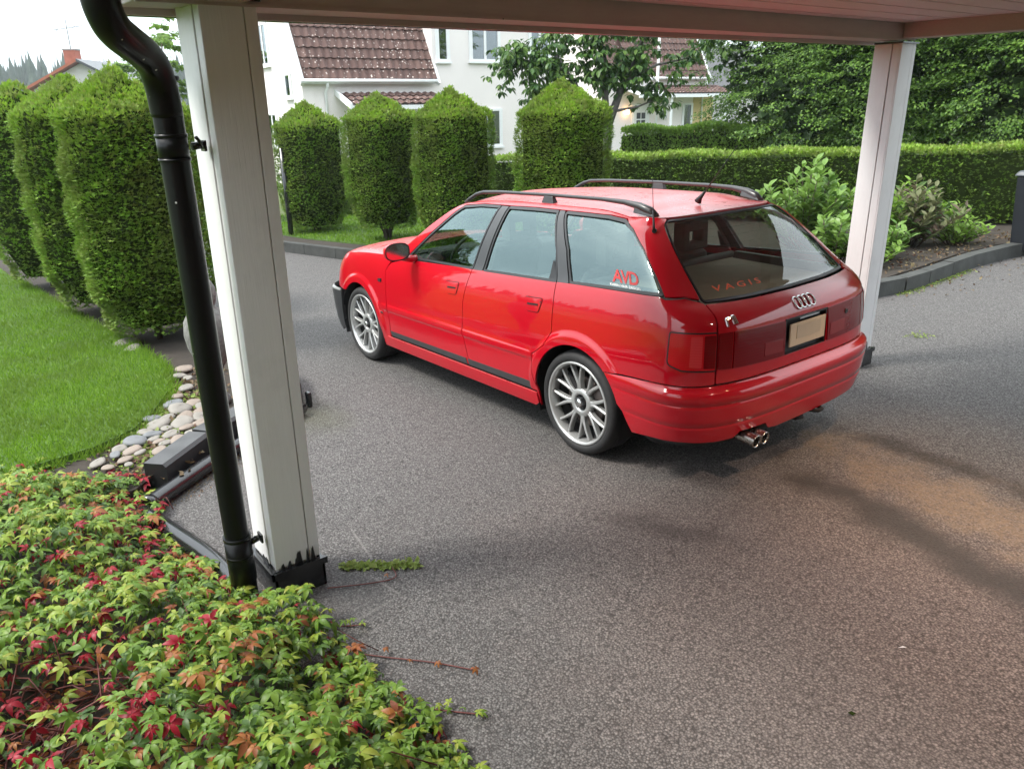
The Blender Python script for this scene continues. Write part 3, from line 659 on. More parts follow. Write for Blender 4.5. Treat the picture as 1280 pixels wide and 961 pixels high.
# inner shell behind the panel gaps, wheel housings, floor
uu_, zz_ = np.meshgrid(np.arange(UMIN, UMAX + .04, .05), np.linspace(.24, 1., 16), indexing='ij'); uu_ = np.clip(uu_, UMIN, UMAX); keep = None
zt_ = .24 + (zz_ - .24) / .76 * (ZB(np.clip(uu_, -.9, 3.4)) - .055 - .24); pp, nn_ = PN(uu_, zt_, -.03)
nu, nz_ = uu_.shape; fq = []
for i in range(nu - 1):
    for j in range(nz_ - 1):
        cu = uu_[i, j] + .025; cz = (zt_[i, j] + zt_[i, j + 1]) / 2
        if min(math.hypot(cu - AR[0], cz - AR[1]), math.hypot(cu - AF[0], cz - AF[1])) < RA + .045: continue
        if cu < -1.36 and .62 < cz < .87: continue
        a = i * nz_ + j; fq.append((a, a + 1, a + nz_ + 1, a + nz_))
v = pp.reshape(-1, 3); nv = len(v); v2 = np.concatenate([v, v * [1, -1, 1]]); f2 = fq + [tuple(nv + q for q in f[::-1]) for f in fq]
link('inner_shell', mesh_np('inner_shell', v2, quads=np.array(f2), smooth=True), M['interior'], car)
fl = MB(); fl.box((-.78, -.50, .26), (3.2, .50, .30)); fl.box((.36, -.80, .22), (2.25, .80, .27)); fl.box((-.80, -.62, .30), (-.36, .62, .34)); fl.box((-.84, -.55, .36), (-.80, .55, .56)); fl.box((2.0, -.70, .30), (2.1, .70, .93)); fl.box((-.72, -.68, .60), (-.40, .68, .62)); fl.box((-.45, -.5, .60), (.2, .5, .62))
fl.build('floor_pan', M['dark'], car)
for cx, cz in (AR, AF):
    for s in (1, -1):
        b = MB(); n = 20; vs = []
        for i in range(n + 1):
            a = math.radians(-22 + 224 * i / n)
            for y in (.828, .50): vs.append((cx + (RA + .012) * math.cos(a), s * y, cz + (RA + .012) * math.sin(a)))
        b.add(vs, [(2 * i, 2 * i + 1, 2 * i + 3, 2 * i + 2) for i in range(n)], True)
        b.add([(cx + .35 * math.cos(math.radians(q)), s * .50, cz + .35 * math.sin(math.radians(q))) for q in range(-22, 203, 15)], [tuple(range(15))]); b.build('wheel_housing', M['dark'], car)
# wheels
def wheel(cx, s):
    R, rl = .308, .248; w_ = empty('wheel', None, None); w_.parent = car; w_.matrix_parent_inverse = Matrix(); w_.matrix_local = Matrix.Translation((cx, 0, R - .002))
    if s < 0: w_.matrix_local = Matrix.Translation((cx, 0, R - .002)) @ Matrix.Rotation(math.pi, 4, 'Z')
    yo = .835
    MB().lathe([(rl - .003, yo - .014), (rl + .004, yo - .004), (.266, yo + .002), (.285, yo - .001), (.298, yo - .012), (.305, yo - .028), (R, yo - .05), (R, yo - .12), (R, yo - .19), (.300, yo - .215), (.275, yo - .228), (.235, yo - .225)], 64, axis='y').build('tyre', M['tyre'], w_)
    gr = MB()
    for yy in (.055, .105, .15, .185): gr.lathe([(R + .0012, yo - yy), (R + .0012, yo - yy - .006)], 48, axis='y')
    gr.build('tread_groove', M['dark'], w_)
    rim = MB().lathe([(rl + .001, yo - .016), (rl, yo - .004), (rl - .006, yo - .001), (rl - .014, yo - .004), (rl - .019, yo - .018), (rl - .022, yo - .040), (rl - .026, yo - .06), (rl - .030, yo - .20)], 64, axis='y').build('rim', M['lip'], w_)
    MB().lathe([(rl - .0295, yo - .062), (.195, yo - .10), (.19, yo - .19), (.0, yo - .19)], 32, axis='y').build('wheel_barrel', M['dark'], w_)
    MB().lathe([(.05, yo - .075), (.145, yo - .075), (.147, yo - .078), (.147, yo - .095)], 40, axis='y').build('brake_disc', M['disc'], w_)
    c = MB(); c.obox((.10, yo - .07, .085), (.03, 0, -.03), (0, .022, 0), (.045, 0, .045)); c.build('brake_caliper', M['dark'], w_, bevel=.008)
    sm = None
    for k in range(8):
        if sm is None:
            b = MB()
            for sg in (-1, 1):
                N = 12; L = []
                for i in range(N):
                    t = i / (N - 1); r = .050 + t * (rl - .024 - .050); an = sg * (.0062 / r if r < .108 else .0574 + (.206 - .0574) * ((r - .108) / .116) ** .8)
                    hw = .0105 - .0035 * t; dep = yo - .030 - .010 * (1 - t) ** 2 + .004 * t
                    cx_, cz_ = r * math.sin(an), r * math.cos(an); tx, tz = math.cos(an), -math.sin(an)
                    L.append([(cx_ - tx * hw * 1.25, dep - .030, cz_ - tz * hw * 1.25), (cx_ - tx * hw, dep - .004, cz_ - tz * hw), (cx_ - tx * hw * .45, dep, cz_ - tz * hw * .45), (cx_ + tx * hw * .45, dep, cz_ + tz * hw * .45), (cx_ + tx * hw, dep - .004, cz_ + tz * hw), (cx_ + tx * hw * 1.25, dep - .030, cz_ + tz * hw * 1.25)])
                vs = [p for l in L for p in l]; m_ = 6
                b.add(vs, [(i * m_ + j, i * m_ + j + 1, (i + 1) * m_ + j + 1, (i + 1) * m_ + j)[::-1] for i in range(N - 1) for j in range(m_ - 1)])
            o_ = b.build('spoke', M['silver'], w_); sm = o_.data
        else: o_ = link('spoke', sm, None, w_)
        o_.rotation_euler = (0, k * math.pi / 4 + .13, 0)
    MB().lathe([(.084, yo - .068), (.084, yo - .041), (.080, yo - .036), (.060, yo - .033), (.050, yo - .034), (.046, yo - .05), (.044, yo - .06)], 32, axis='y').build('hub', M['silver'], w_)
    cp = MB(); cp.lathe([(.036, yo - .06), (.034, yo - .022), (.026, yo - .018)], 6, axis='y', smooth=False); cp.build('centre_nut', M['satin_grey'], w_)
    MB().lathe([(.026, yo - .022), (.024, yo - .0165), (.0, yo - .0155)], 20, axis='y').build('centre_cap', M['chrome'], w_)
    return w_
for cx in (0.0, 2.612):
    for s in (1, -1): wheel(cx, s)
# door mirrors
def mirror(s):
    b = MB(); n, m_ = 18, 10; c = V3(1.77, .935, 1.005); vs = []
    for i in range(m_ + 1):
        ph = math.pi / 2 * i / m_
        for k in range(n):
            th = 2 * math.pi * k / n; sg = lambda q, e: math.copysign(abs(q) ** e, q)
            vs.append((c[0] + .095 * math.sin(ph) - .02, s * (c[1] + .100 * math.cos(ph) ** .7 * sg(math.cos(th), .75)), c[2] + .064 * math.cos(ph) ** .7 * sg(math.sin(th), .75)))
    b.add(vs, [(i * n + k, i * n + (k + 1) % n, (i + 1) * n + (k + 1) % n, (i + 1) * n + k)[::(1 if s > 0 else -1)] for i in range(m_) for k in range(n)], True)
    o_ = b.build('door_mirror', M['paint'], car)
    b = MB(); b.add([(c[0] - .019, s * (c[1] + .092 * math.copysign(abs(math.cos(t)) ** .75, math.cos(t))), c[2] + .056 * math.copysign(abs(math.sin(t)) ** .75, math.sin(t))) for t in [2 * math.pi * k / 20 for k in range(20)]], [tuple(range(20))[::-s]]); b.build('mirror_glass', M['chrome'], o_)
    b = MB(); b.add([(c[0] - .021, s * (c[1] + r_ * math.copysign(abs(math.cos(t)) ** .75, math.cos(t))), c[2] + h_ * math.copysign(abs(math.sin(t)) ** .75, math.sin(t))) for r_, h_ in ((.100, .064), (.091, .055)) for t in [2 * math.pi * k / 20 for k in range(20)]], [(k, (k + 1) % 20, 20 + (k + 1) % 20, 20 + k) for k in range(20)]); b.build('mirror_rim', M['black_trim'], o_)
    MB().tube([(c[0] + .005, s * .775, .935), (c[0] + .01, s * .84, .942), (c[0] + .02, s * .90, .96)], [.030, .024, .022], 10).build('mirror_arm', M['paint'], o_)
dbl(mirror)
# roof rails
def rails(s):
    path = [(1.50, .500, 1.325), (1.44, .500, 1.352), (1.36, .499, 1.385), (1.28, .497, 1.402), (1.1, .495, 1.410), (.6, .490, 1.415), (.15, .480, 1.412), (-.02, .474, 1.404), (-.13, .468, 1.388), (-.20, .462, 1.365), (-.235, .458, 1.338)]
    rd = [.011, .013, .013, .0125, .0118, .0118, .0125, .016, .022, .026, .023]
    o_ = MB().tube([(x, s * y, z) for x, y, z in path], rd, 10, upv=(0, 0, 1), prof=(.95, .95)).build('roof_rail', M['satin_grey'], car)
    MB().hexa([(x, s * y, z) for x, y, z in ((.54, .47, 1.362), (.66, .47, 1.362), (.66, .512, 1.358), (.54, .512, 1.358), (.56, .478, 1.410), (.64, .478, 1.410), (.64, .502, 1.410), (.56, .502, 1.410))]).build('rail_foot', M['satin_grey'], o_, bevel=.004)
    MB().hexa([(x, s * y, z) for x, y, z in ((-.245, .43, 1.338), (-.10, .44, 1.36), (-.10, .492, 1.352), (-.245, .486, 1.335), (-.21, .448, 1.375), (-.10, .455, 1.402), (-.10, .480, 1.402), (-.21, .474, 1.375))]).build('rail_foot', M['satin_grey'], o_, bevel=.005)
dbl(rails)
# aerials
ae = MB(); ae.tube([(-.14, 0, 1.37), (-.155, 0, 1.392), (-.19, 0, 1.43)], [.022, .013, .006], 10); ae.tube([(-.19, 0, 1.43), (-.395, 0, 1.68)], [.0035, .0022], 6); ae.build('roof_aerial', M['black_trim'], car)
_p = PS(-.745, 1.285)
ae = MB(); ae.tube([_p + V3(.0, -.01, 0), _p + V3(-.015, .012, 0)], .012, 10); ae.tube([_p + V3(-.012, .010, .0), _p + V3(-.005, .004, .03), _p + V3(.03, -.028, .10)], [.008, .006, .004], 8); ae.tube([_p + V3(.03, -.028, .10), _p + V3(.055, -.045, .26)], .0018, 5); ae.build('side_aerial', M['black_trim'], car)
# exhaust, tow hook, underside hints
for y in (.455, .385):
    b = MB(); b.lathe([(.034, .0), (.034, .21), (.0335, .215), (.030, .215), (.029, .205), (.028, .02)], 20); me_ = b.build('exhaust_tip', M['steel_pipe'], car)
    me_.matrix_local = Matrix.Translation((-.735, y, .285)) @ Matrix.Rotation(math.radians(-97), 4, 'Y')
MB().lathe([(.0, .0), (.029, 0)], 16).build('exhaust_hole', M['dark'], car).matrix_local = Matrix.Translation((-.80, .455, .28)) @ Matrix.Rotation(math.radians(-97), 4, 'Y')
b = MB().lathe([(.0, -.12), (.10, -.11), (.11, 0), (.11, .30), (.09, .33), (0, .34)], 18); b.build('silencer', M['dark'], car).matrix_local = Matrix.Translation((-.50, .42, .30)) @ Matrix.Rotation(math.radians(-90), 4, 'X')
b = MB(); b.tube([(-.70, -.15, .26), (-.87, -.15, .25), (-.90, -.17, .25), (-.90, -.21, .25), (-.87, -.23, .25), (-.70, -.23, .255)], .012, 8); b.tube([(-.70, .0, .25), (-.86, -.02, .235), (-.87, -.06, .235), (-.84, -.09, .24)], .014, 8); b.build('tow_hook', M['dark'], car)
# interior
def seat(x, y, w, name, tall=1.24, heads=1):
    t = empty(name, None, None); t.parent = car
    b = MB().hexa([(x - .02, y - w, .48), (x + .50, y - w, .52), (x + .50, y + w, .52), (x - .02, y + w, .48), (x - .05, y - w, .62), (x + .52, y - w, .66), (x + .52, y + w, .66), (x - .05, y + w, .62)]); b.build('seat_cushion', M['seat'], t, bevel=.05)
    b = MB().hexa([(x - .08, y - w, .55), (x + .06, y - w, .58), (x + .06, y + w, .58), (x - .08, y + w, .55), (x - .26, y - w * .85, tall - .17), (x - .16, y - w * .85, tall - .15), (x - .16, y + w * .85, tall - .15), (x - .26, y + w * .85, tall - .17)]); b.build('seat_back', M['seat'], t, bevel=.05)
    for k in range(heads):
        yy = y if heads == 1 else y + (-1 + 2 * k) * w * .55
        hb = MB(); x1 = x - .25
        for a, c in (((x1 - .03, yy - .12, tall - .14), (x1 + .06, yy - .06, tall + .02)), ((x1 - .03, yy + .06, tall - .14), (x1 + .06, yy + .12, tall + .02)), ((x1 - .03, yy - .12, tall - .03), (x1 + .06, yy + .12, tall + .03)), ((x1 - .03, yy - .12, tall - .15), (x1 + .06, yy + .12, tall - .10))): hb.box(a, c)
        hb.build('headrest', M['seat'], t, bevel=.012)
seat(1.30, .37, .25, 'driver_seat'); seat(1.30, -.37, .25, 'passenger_seat'); seat(.42, 0, .62, 'rear_bench', 1.17, 2)
b = MB().hexa([(1.72, -.70, .60), (2.10, -.70, .60), (2.10, .70, .60), (1.72, .70, .60), (1.80, -.68, .90), (2.16, -.68, .935), (2.16, .68, .935), (1.80, .68, .90)]); b.box((1.78, .16, .88), (1.98, .56, .965)); b.build('dashboard', M['interior'], car, bevel=.03)
b = MB(); pts = []
for i in range(33):
    t = 2 * math.pi * i / 32; pts.append((1.66 - .055 * math.sin(t) * 1.6 * -1 * -.6, .36 + .185 * math.cos(t), .90 + .17 * math.sin(t)))
b.tube(pts, .014, 8, cap=False, upv=(1, 0, 0)); b.tube([(1.66, .19, .90), (1.68, .36, .89), (1.66, .53, .90)], .015, 6); b.tube([(1.68, .36, .89), (1.85, .36, .84)], .035, 8); b.build('steering_wheel', M['interior'], car)
b = MB().hexa([(-.66, -.62, .925), (.10, -.66, .93), (.10, .66, .93), (-.66, .62, .925), (-.66, -.62, .935), (.10, -.66, .945), (.10, .66, .945), (-.66, .62, .935)]); b.build('load_cover', M['load'], car)
b = MB().tube([(.10, -.66, .95), (.10, .66, .95)], .03, 10); b.build('cover_roller', M['interior'], car)
b = MB().hexa([(-.66, -.63, .93), (.05, -.69, .93), (.05, -.60, .93), (-.66, -.55, .93), (-.60, -.60, .985), (.05, -.66, .985), (.05, -.62, .985), (-.60, -.57, .985)]); b.hexa([(-.66, .55, .93), (.05, .60, .93), (.05, .69, .93), (-.66, .63, .93), (-.60, .57, .985), (.05, .62, .985), (.05, .66, .985), (-.60, .60, .985)]); b.build('shelf_side', M['interior'], car)['kind'] = 'stuff'
# lettering on the glass
def decal(name, body_, h, spacing, uv0, du, mat, parent, side=1, off=.001, shear=0., bold=0., drop=0., spread=1.):
    cu = bpy.data.curves.new(name, 'FONT'); cu.body = body_; cu.size = 1; cu.space_character = spacing; cu.shear = shear; cu.offset = bold; cu.resolution_u = 3
    to = bpy.data.objects.new(name, cu); COL.objects.link(to); bpy.context.view_layer.update()
    me = bpy.data.meshes.new_from_object(to.evaluated_get(bpy.context.evaluated_depsgraph_get())); bpy.data.objects.remove(to); bpy.data.curves.remove(cu)
    c = np.zeros(len(me.vertices) * 3); me.vertices.foreach_get('co', c); c = c.reshape(-1, 3); lo, hi = c.min(0), c.max(0); X = (c[:, 0] - lo[0]) / (hi[0] - lo[0]); Y = (c[:, 1] - lo[1]) / max(hi[1] - lo[1], 1e-6)
    fs = [tuple(p.vertices) for p in me.polygons]; bpy.data.meshes.remove(me)
    u = uv0[0] + du * X; z = uv0[1] + Y * h + drop * X; p, n = PN(u, z, off)
    if side < 0: p = p * [1, -1, 1]
    o_ = link(name, mesh_np(name, p, faces=fs), mat, parent); return o_
M['red_print'] = simple('red_sticker', (.55, .03, .03), .5, 0, .05); M['orange_print'] = simple('orange_red_sticker', (.85, .13, .04), .5, 0, .05); M['white_print'] = simple('white_sticker', (.85, .85, .85), .5, 0, .03)
rw = [o_ for o_ in tail.children if o_.name.startswith('rear_window')][0]
decal('window_lettering', 'VAGIS', .024, 1.55, (-1.000, 1.006), -.39, M['orange_print'], rw, 1, .000, bold=.012, drop=-.006)
for s in (1, -1):
    qg = [o_ for o_ in car.children if o_.name.startswith('window_glass') and (np.mean([v.co.y for v in o_.data.vertices]) * s > 0)][0]
    if s > 0:
        decal('sticker_lettering', 'AVD', .062, .86, (-.235, 1.032), -.215, M['red_print'], qg, 1, -.004, shear=.25, bold=.02)
        decal('sticker_caption', 'KARIN HAIR DESIGN', .012, 1.0, (-.215, 1.0135), -.225, M['white_print'], qg, 1, -.004, bold=.02)
    else:
        decal('sticker_lettering', 'AVD', .070, .86, (-.450, 1.027), .215, M['red_print'], qg, -1, -.004, shear=.25, bold=.02)
        decal('sticker_caption', 'KARIN HAIR DESIGN', .011, 1.0, (-.44, 1.010), .225, M['white_print'], qg, -1, -.004, bold=.02)
# ------------------------------------------------------------------ ground
_b = NM('bulb_glow'); _e = _b.N('ShaderNodeEmission', {'Color': (1, .6, .3, 1), 'Strength': 12.0}); _b.L(_e.outputs[0], _b.o.inputs[0]); M['bulb'] = _b.m
def gz(x, y): return -(0.0316 * np.clip(x, -8, 14) + 0.008 * np.clip(y, -12, 12))
def grid_sheet(name, xs, ys, dz, mat, kind='structure', zf=None):
    X, Y = np.meshgrid(xs, ys, indexing='ij'); Z = gz(X, Y) + dz + (zf(X, Y) if zf else 0); n, m = X.shape
    q = [(i * m + j, (i + 1) * m + j, (i + 1) * m + j + 1, i * m + j + 1) for i in range(n - 1) for j in range(m - 1)]
    return tag(link(name, mesh_np(name, np.stack([X, Y, Z], -1), quads=q), mat), kind=kind)
def terrain_mat():
    m = NM('rough_grass_land'); n = m.noise(.8, 6); n2 = m.noise(25, 4); c = m.mix(n, (.045, .075, .018), (.085, .11, .035)); c = m.mix(m.math('MULTIPLY', n2, .5), c, (.05, .06, .02)); return m.pbr(c, .95, 0, m.bump(n2, .5, .03))
M['land'] = terrain_mat()
grid_sheet('ground', [-600, -60, -8, 14, 60, 600], [-600, -60, -12, 12, 60, 600], -.075, M['land'])
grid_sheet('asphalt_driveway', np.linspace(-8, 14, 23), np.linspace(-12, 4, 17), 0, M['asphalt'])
def poly_slab(name, pts, h, mat, parent=None, kind=None, bottom=-.07, ftop=None):
    """flat-topped raised area following the ground; pts counter-clockwise"""
    p = np.array(pts, float); p = p if area(p) > 0 else p[::-1]; d = dens([tuple(q) for q in p], .8)
    ov, of = cdt(d, (), .8); z = gz(ov[:, 0], ov[:, 1]) + h; v = np.column_stack([ov, z]); faces = [tuple(f) for f in of]
    n0 = len(v); vb = np.column_stack([d, gz(d[:, 0], d[:, 1]) + h]); vc = np.column_stack([d, gz(d[:, 0], d[:, 1]) + bottom]); k = len(d)
    v = np.concatenate([v, vb, vc]); faces += [(n0 + k + i, n0 + k + (i + 1) % k, n0 + (i + 1) % k, n0 + i) for i in range(k)]
    o = link(name, mesh_np(name, v, faces=faces), mat, parent)
    if kind: o['kind'] = kind
    return o
LAWN = [(9.3, 2.72), (5.43, 2.44), (4.19, 2.30), (3.2, 2.30), (2.6, 2.42), (2.25, 2.60), (1.95, 2.80), (1.80, 3.05), (1.72, 3.5), (1.6, 5.5), (1.5, 12), (26, 12), (26, 3.2)]
poly_slab('lawn', LAWN, .125, M['lawn_soil'], kind='structure')
poly_slab('hedge_bed', [(1.10, 2.99), (1.50, 2.56), (2.03, 1.80), (2.45, 1.68), (14, 1.60), (14, 3.1), (9.3, 2.9), (5.43, 2.6), (2.2, 2.7), (1.7, 3.6), (1.0, 3.7)], .085, M['soil'], kind='structure')
poly_slab('creeper_bed', [(1.0, 3.10), (.15, 3.03), (-.30, 2.98), (-.80, 2.88), (-1.2, 2.84), (-1.65, 2.76), (-3.2, 2.6), (-3.9, 2.6), (-3.9, 6.5), (1.5, 6.5), (1.5, 3.4)], .07, M['soil'], kind='structure')
# kerbs: separate stones laid end to end along a line
def kerb_run(name, label, path, h, wd, mat, length=1.0, group=None, top=None):
    t = empty(name, label, 'kerb', (*path[0], float(gz(*path[0]))), group); P_ = [np.array(p, float) for p in path]
    for a, b in zip(P_[:-1], P_[1:]):
        L = np.linalg.norm(b - a); k = max(1, round(L / length)); d = (b - a) / L; n = V3(-d[1], d[0], 0)[:2]
        for i in range(k):
            s, e = a + d * (L * i / k + .004), a + d * (L * (i + 1) / k - .004); c = .018; jit = rng.uniform(-.004, .004)
            pr = [(0, -.08), (wd, -.08), (wd, h), (c, h), (0, h - c)]
            vs = [(q[0] + n[0] * o_, q[1] + n[1] * o_, float(gz(*q)) + z + jit) for q in (s, e) for o_, z in pr]
            f = [(j, (j + 1) % 5, 5 + (j + 1) % 5, 5 + j)[::-1] for j in range(5)] + [(0, 1, 2, 3, 4), (9, 8, 7, 6, 5)]
            f = [x for x in f]; me = mesh_np('kerb_stone', np.array(vs) - np.array(t.location), faces=f); me.flip_normals() if False else None
            link('kerb_stone', me, mat, t)
    return t
kerb_run('raised_bed_kerb', 'black painted kerb of the raised bed beside the white post and downpipe', [(1.10, 2.825), (1.415, 2.49), (1.95, 1.69)], .175, .13, M['kerb_black'], 2.5)
kerb_run('raised_bed_kerb', 'dark kerb along the row of tall hedge columns left of the driveway', [(1.95, 1.69), (2.42, 1.54), (13.5, 1.45)], .16, .14, M['kerb'])
kerb_run('planting_bed_kerb', 'dark weathered kerb along the bed with shrubs and the long hedge', [(-.2, -9.4), (.25, -8.7), (.55, -8.1), (.74, -7.6), (.85, -7.0), (.90, -6.2), (.87, -5.5), (.84, -4.9), (.84, -4.4), (.92, -3.95), (1.12, -3.6), (1.45, -3.28), (2.6, -2.65), (4.6, -2.1), (6.2, -1.75), (7.7, -1.42), (9.25, -1.10), (12.5, -.75)], .16, .14, M['kerb'])
poly_slab('planting_bed', [(-.2, -9.45), (.62, -8.3), (.97, -7.2), (1.02, -6.2), (.96, -5.1), (.94, -4.2), (1.4, -3.45), (2.66, -2.77), (4.65, -2.24), (6.25, -1.88), (7.75, -1.55), (9.3, -1.23), (12.5, -.88), (13.5, -6), (9, -9.5), (4, -11), (0, -11.5)], .12, M['soil'], kind='structure')
poly_slab('lawn_strip', [(4.9, -2.5), (7.75, -1.85), (9.3, -1.5), (13, -1.2), (13.4, -6), (9.5, -5.2), (6.5, -6.0)], .135, M['lawn_soil'], kind='structure', bottom=.0)
# field stones edging the lawn
se = empty('stone_edging', 'rounded field stones laid beside the lawn next to the black kerb', 'stone edging', (1.8, 2.65, float(gz(1.8, 2.65)) + .1))
STN = [(2.162, 2.465, .181, 0), (2.017, 2.375, .119, 2), (2.047, 2.574, .103, 0), (1.974, 2.481, .132, 2), (1.881, 2.528, .158, 0), (1.788, 2.429, .12, 2), (1.953, 2.66, .157, 0), (1.848, 2.632, .085, 0), (1.805, 2.723, .10, 1), (1.725, 2.638, .104, 0), (1.776, 2.529, .099, 2), (1.645, 2.526, .125, 0), (1.764, 2.836, .156, 1), (1.654, 2.728, .081, 2), (1.564, 2.622, .149, 2), (1.696, 2.938, .093, 0), (1.617, 2.887, .119, 2), (1.621, 2.978, .078, 1), (1.554, 2.858, .079, 0), (1.416, 2.949, .051, 0), (3.106, 2.172, .141, 2), (2.943, 2.251, .103, 0), (2.838, 2.222, .085, 0), (4.307, 2.339, .24, 0), (4.005, 2.358, .19, 0), (2.6, 2.3, .13, 0), (2.45, 2.40, .10, 2), (2.30, 2.47, .14, 1), (1.88, 2.42, .09, 0), (1.70, 2.42, .11, 1), (1.95, 2.40, .10, 0), (1.87, 2.75, .11, 0), (1.60, 2.70, .08, 0), (1.50, 2.76, .10, 2), (1.72, 2.74, .07, 0), (1.50, 2.95, .09, 2), (2.10, 2.66, .12, 1), (1.56, 3.08, .10, 0), (1.45, 3.05, .08, 2), (2.22, 2.36, .11, 2), (2.12, 2.34, .09, 0), (1.58, 2.44, .08, 1), (1.43, 2.74, .07, 2)]
for x, y, wd, c in STN:
    b = MB(); n, k = 12, 6; ph = rng.uniform(0, 6, 6); vs = []
    for i in range(k + 1):
        a = math.pi * (i / k) - math.pi / 2
        for j in range(n):
            th = 2 * math.pi * j / n; r = (abs(math.cos(a)) ** .7 + 1e-3) * (1 + .10 * math.sin(2 * th + ph[0]) + .06 * math.sin(3 * th + ph[1] + a)); vs.append((.58 * wd * r * math.cos(th) * (1 + .12 * math.cos(2 * th + ph[3])), .44 * wd * r * math.sin(th), .15 * wd * math.sin(a) * (1 + .1 * math.sin(th + ph[2]))))
    b.add(vs, [(i * n + j, i * n + (j + 1) % n, (i + 1) * n + (j + 1) % n, (i + 1) * n + j) for i in range(k) for j in range(n)], True)
    o_ = b.build('stone', M[('stone_a', 'stone_b', 'stone_c')[c]], se, (x - 1.8, y - 2.65, float(gz(x, y)) - float(gz(1.8, 2.65)) + .01)); o_.rotation_euler = (rng.uniform(-.15, .15), rng.uniform(-.15, .15), math.radians(-40) + rng.uniform(-.5, .5))
    o_.data.name = 'stone'
# stone urn
b = MB(); b.lathe([(r_ * .64, h_ * .90) for r_, h_ in [(0, 0), (.13, 0), (.135, .05), (.11, .07), (.085, .12), (.075, .20), (.085, .26), (.15, .34), (.215, .46), (.235, .56), (.22, .66), (.17, .72), (.13, .745), (.10, .76), (.12, .785), (.14, .84), (.135, .90), (.10, .95), (.04, .98), (0, .985)]], 28)
tag(b.build('garden_urn', M['granite'], None, (2.14, 2.215, float(gz(2.14, 2.215)) + .09)), 'grey stone urn with a round top standing behind the black downpipe', 'urn')
# ------------------------------------------------------------------ carport
cp_ = empty('carport', 'white painted timber carport with boarded ceiling over the driveway', 'carport', (-.27, 2.75, 0))
CL = np.array(cp_.location)
def cbox(mb, a, b, slope=True):
    x0, y0, z0 = a; x1, y1, z1 = b; f = (lambda y: -.008 * y) if slope else (lambda y: 0)
    return mb.hexa([np.array(p) - CL for p in ((x0, y0, z0 + f(y0)), (x1, y0, z0 + f(y0)), (x1, y1, z0 + f(y1)), (x0, y1, z0 + f(y1)), (x0, y0, z1 + f(y0)), (x1, y0, z1 + f(y0)), (x1, y1, z1 + f(y1)), (x0, y1, z1 + f(y1)))])
cbox(MB(), (-.27, -1.88, 2.257), (-.10, 2.93, 2.42)).build('beam', M['beam'], cp_, bevel=.004)
cbox(MB(), (-.275, -1.86, 2.252), (-.262, 2.93, 2.262)).build('beam_trim', M['beam'], cp_)
cbox(MB(), (-5.2, -1.88, 2.262), (-.272, -1.70, 2.42)).build('beam', M['beam'], cp_, bevel=.004)
cbox(MB(), (-5.2, 2.60, 2.262), (-.272, 2.76, 2.42)).build('beam', M['beam'], cp_, bevel=.004)
cbox(MB(), (-.095, -1.95, 2.262), (.0, 2.93, 2.275)).build('soffit', M['beam'], cp_)
cbox(MB(), (.0, -1.98, 2.24), (.022, 2.93, 2.44)).build('fascia_board', M['beam'], cp_)
for i in range(49):
    x = -.275 - .1 * (i + 1); o_ = cbox(MB(), (x, -1.70, 2.352 + .0015 * (i % 2)), (x + .094, 2.60, 2.372)).build('ceiling_board', M['ceiling'], cp_)
for i in range(49):
    x = -.275 - .1 * (i + 1); cbox(MB(), (x, 2.762, 2.352), (x + .094, 3.14, 2.372)).build('ceiling_board', M['ceiling'], cp_)
cbox(MB(), (-5.3, -2.05, 2.422), (.06, 3.2, 2.50)).build('roof', M['satin_grey'], cp_)
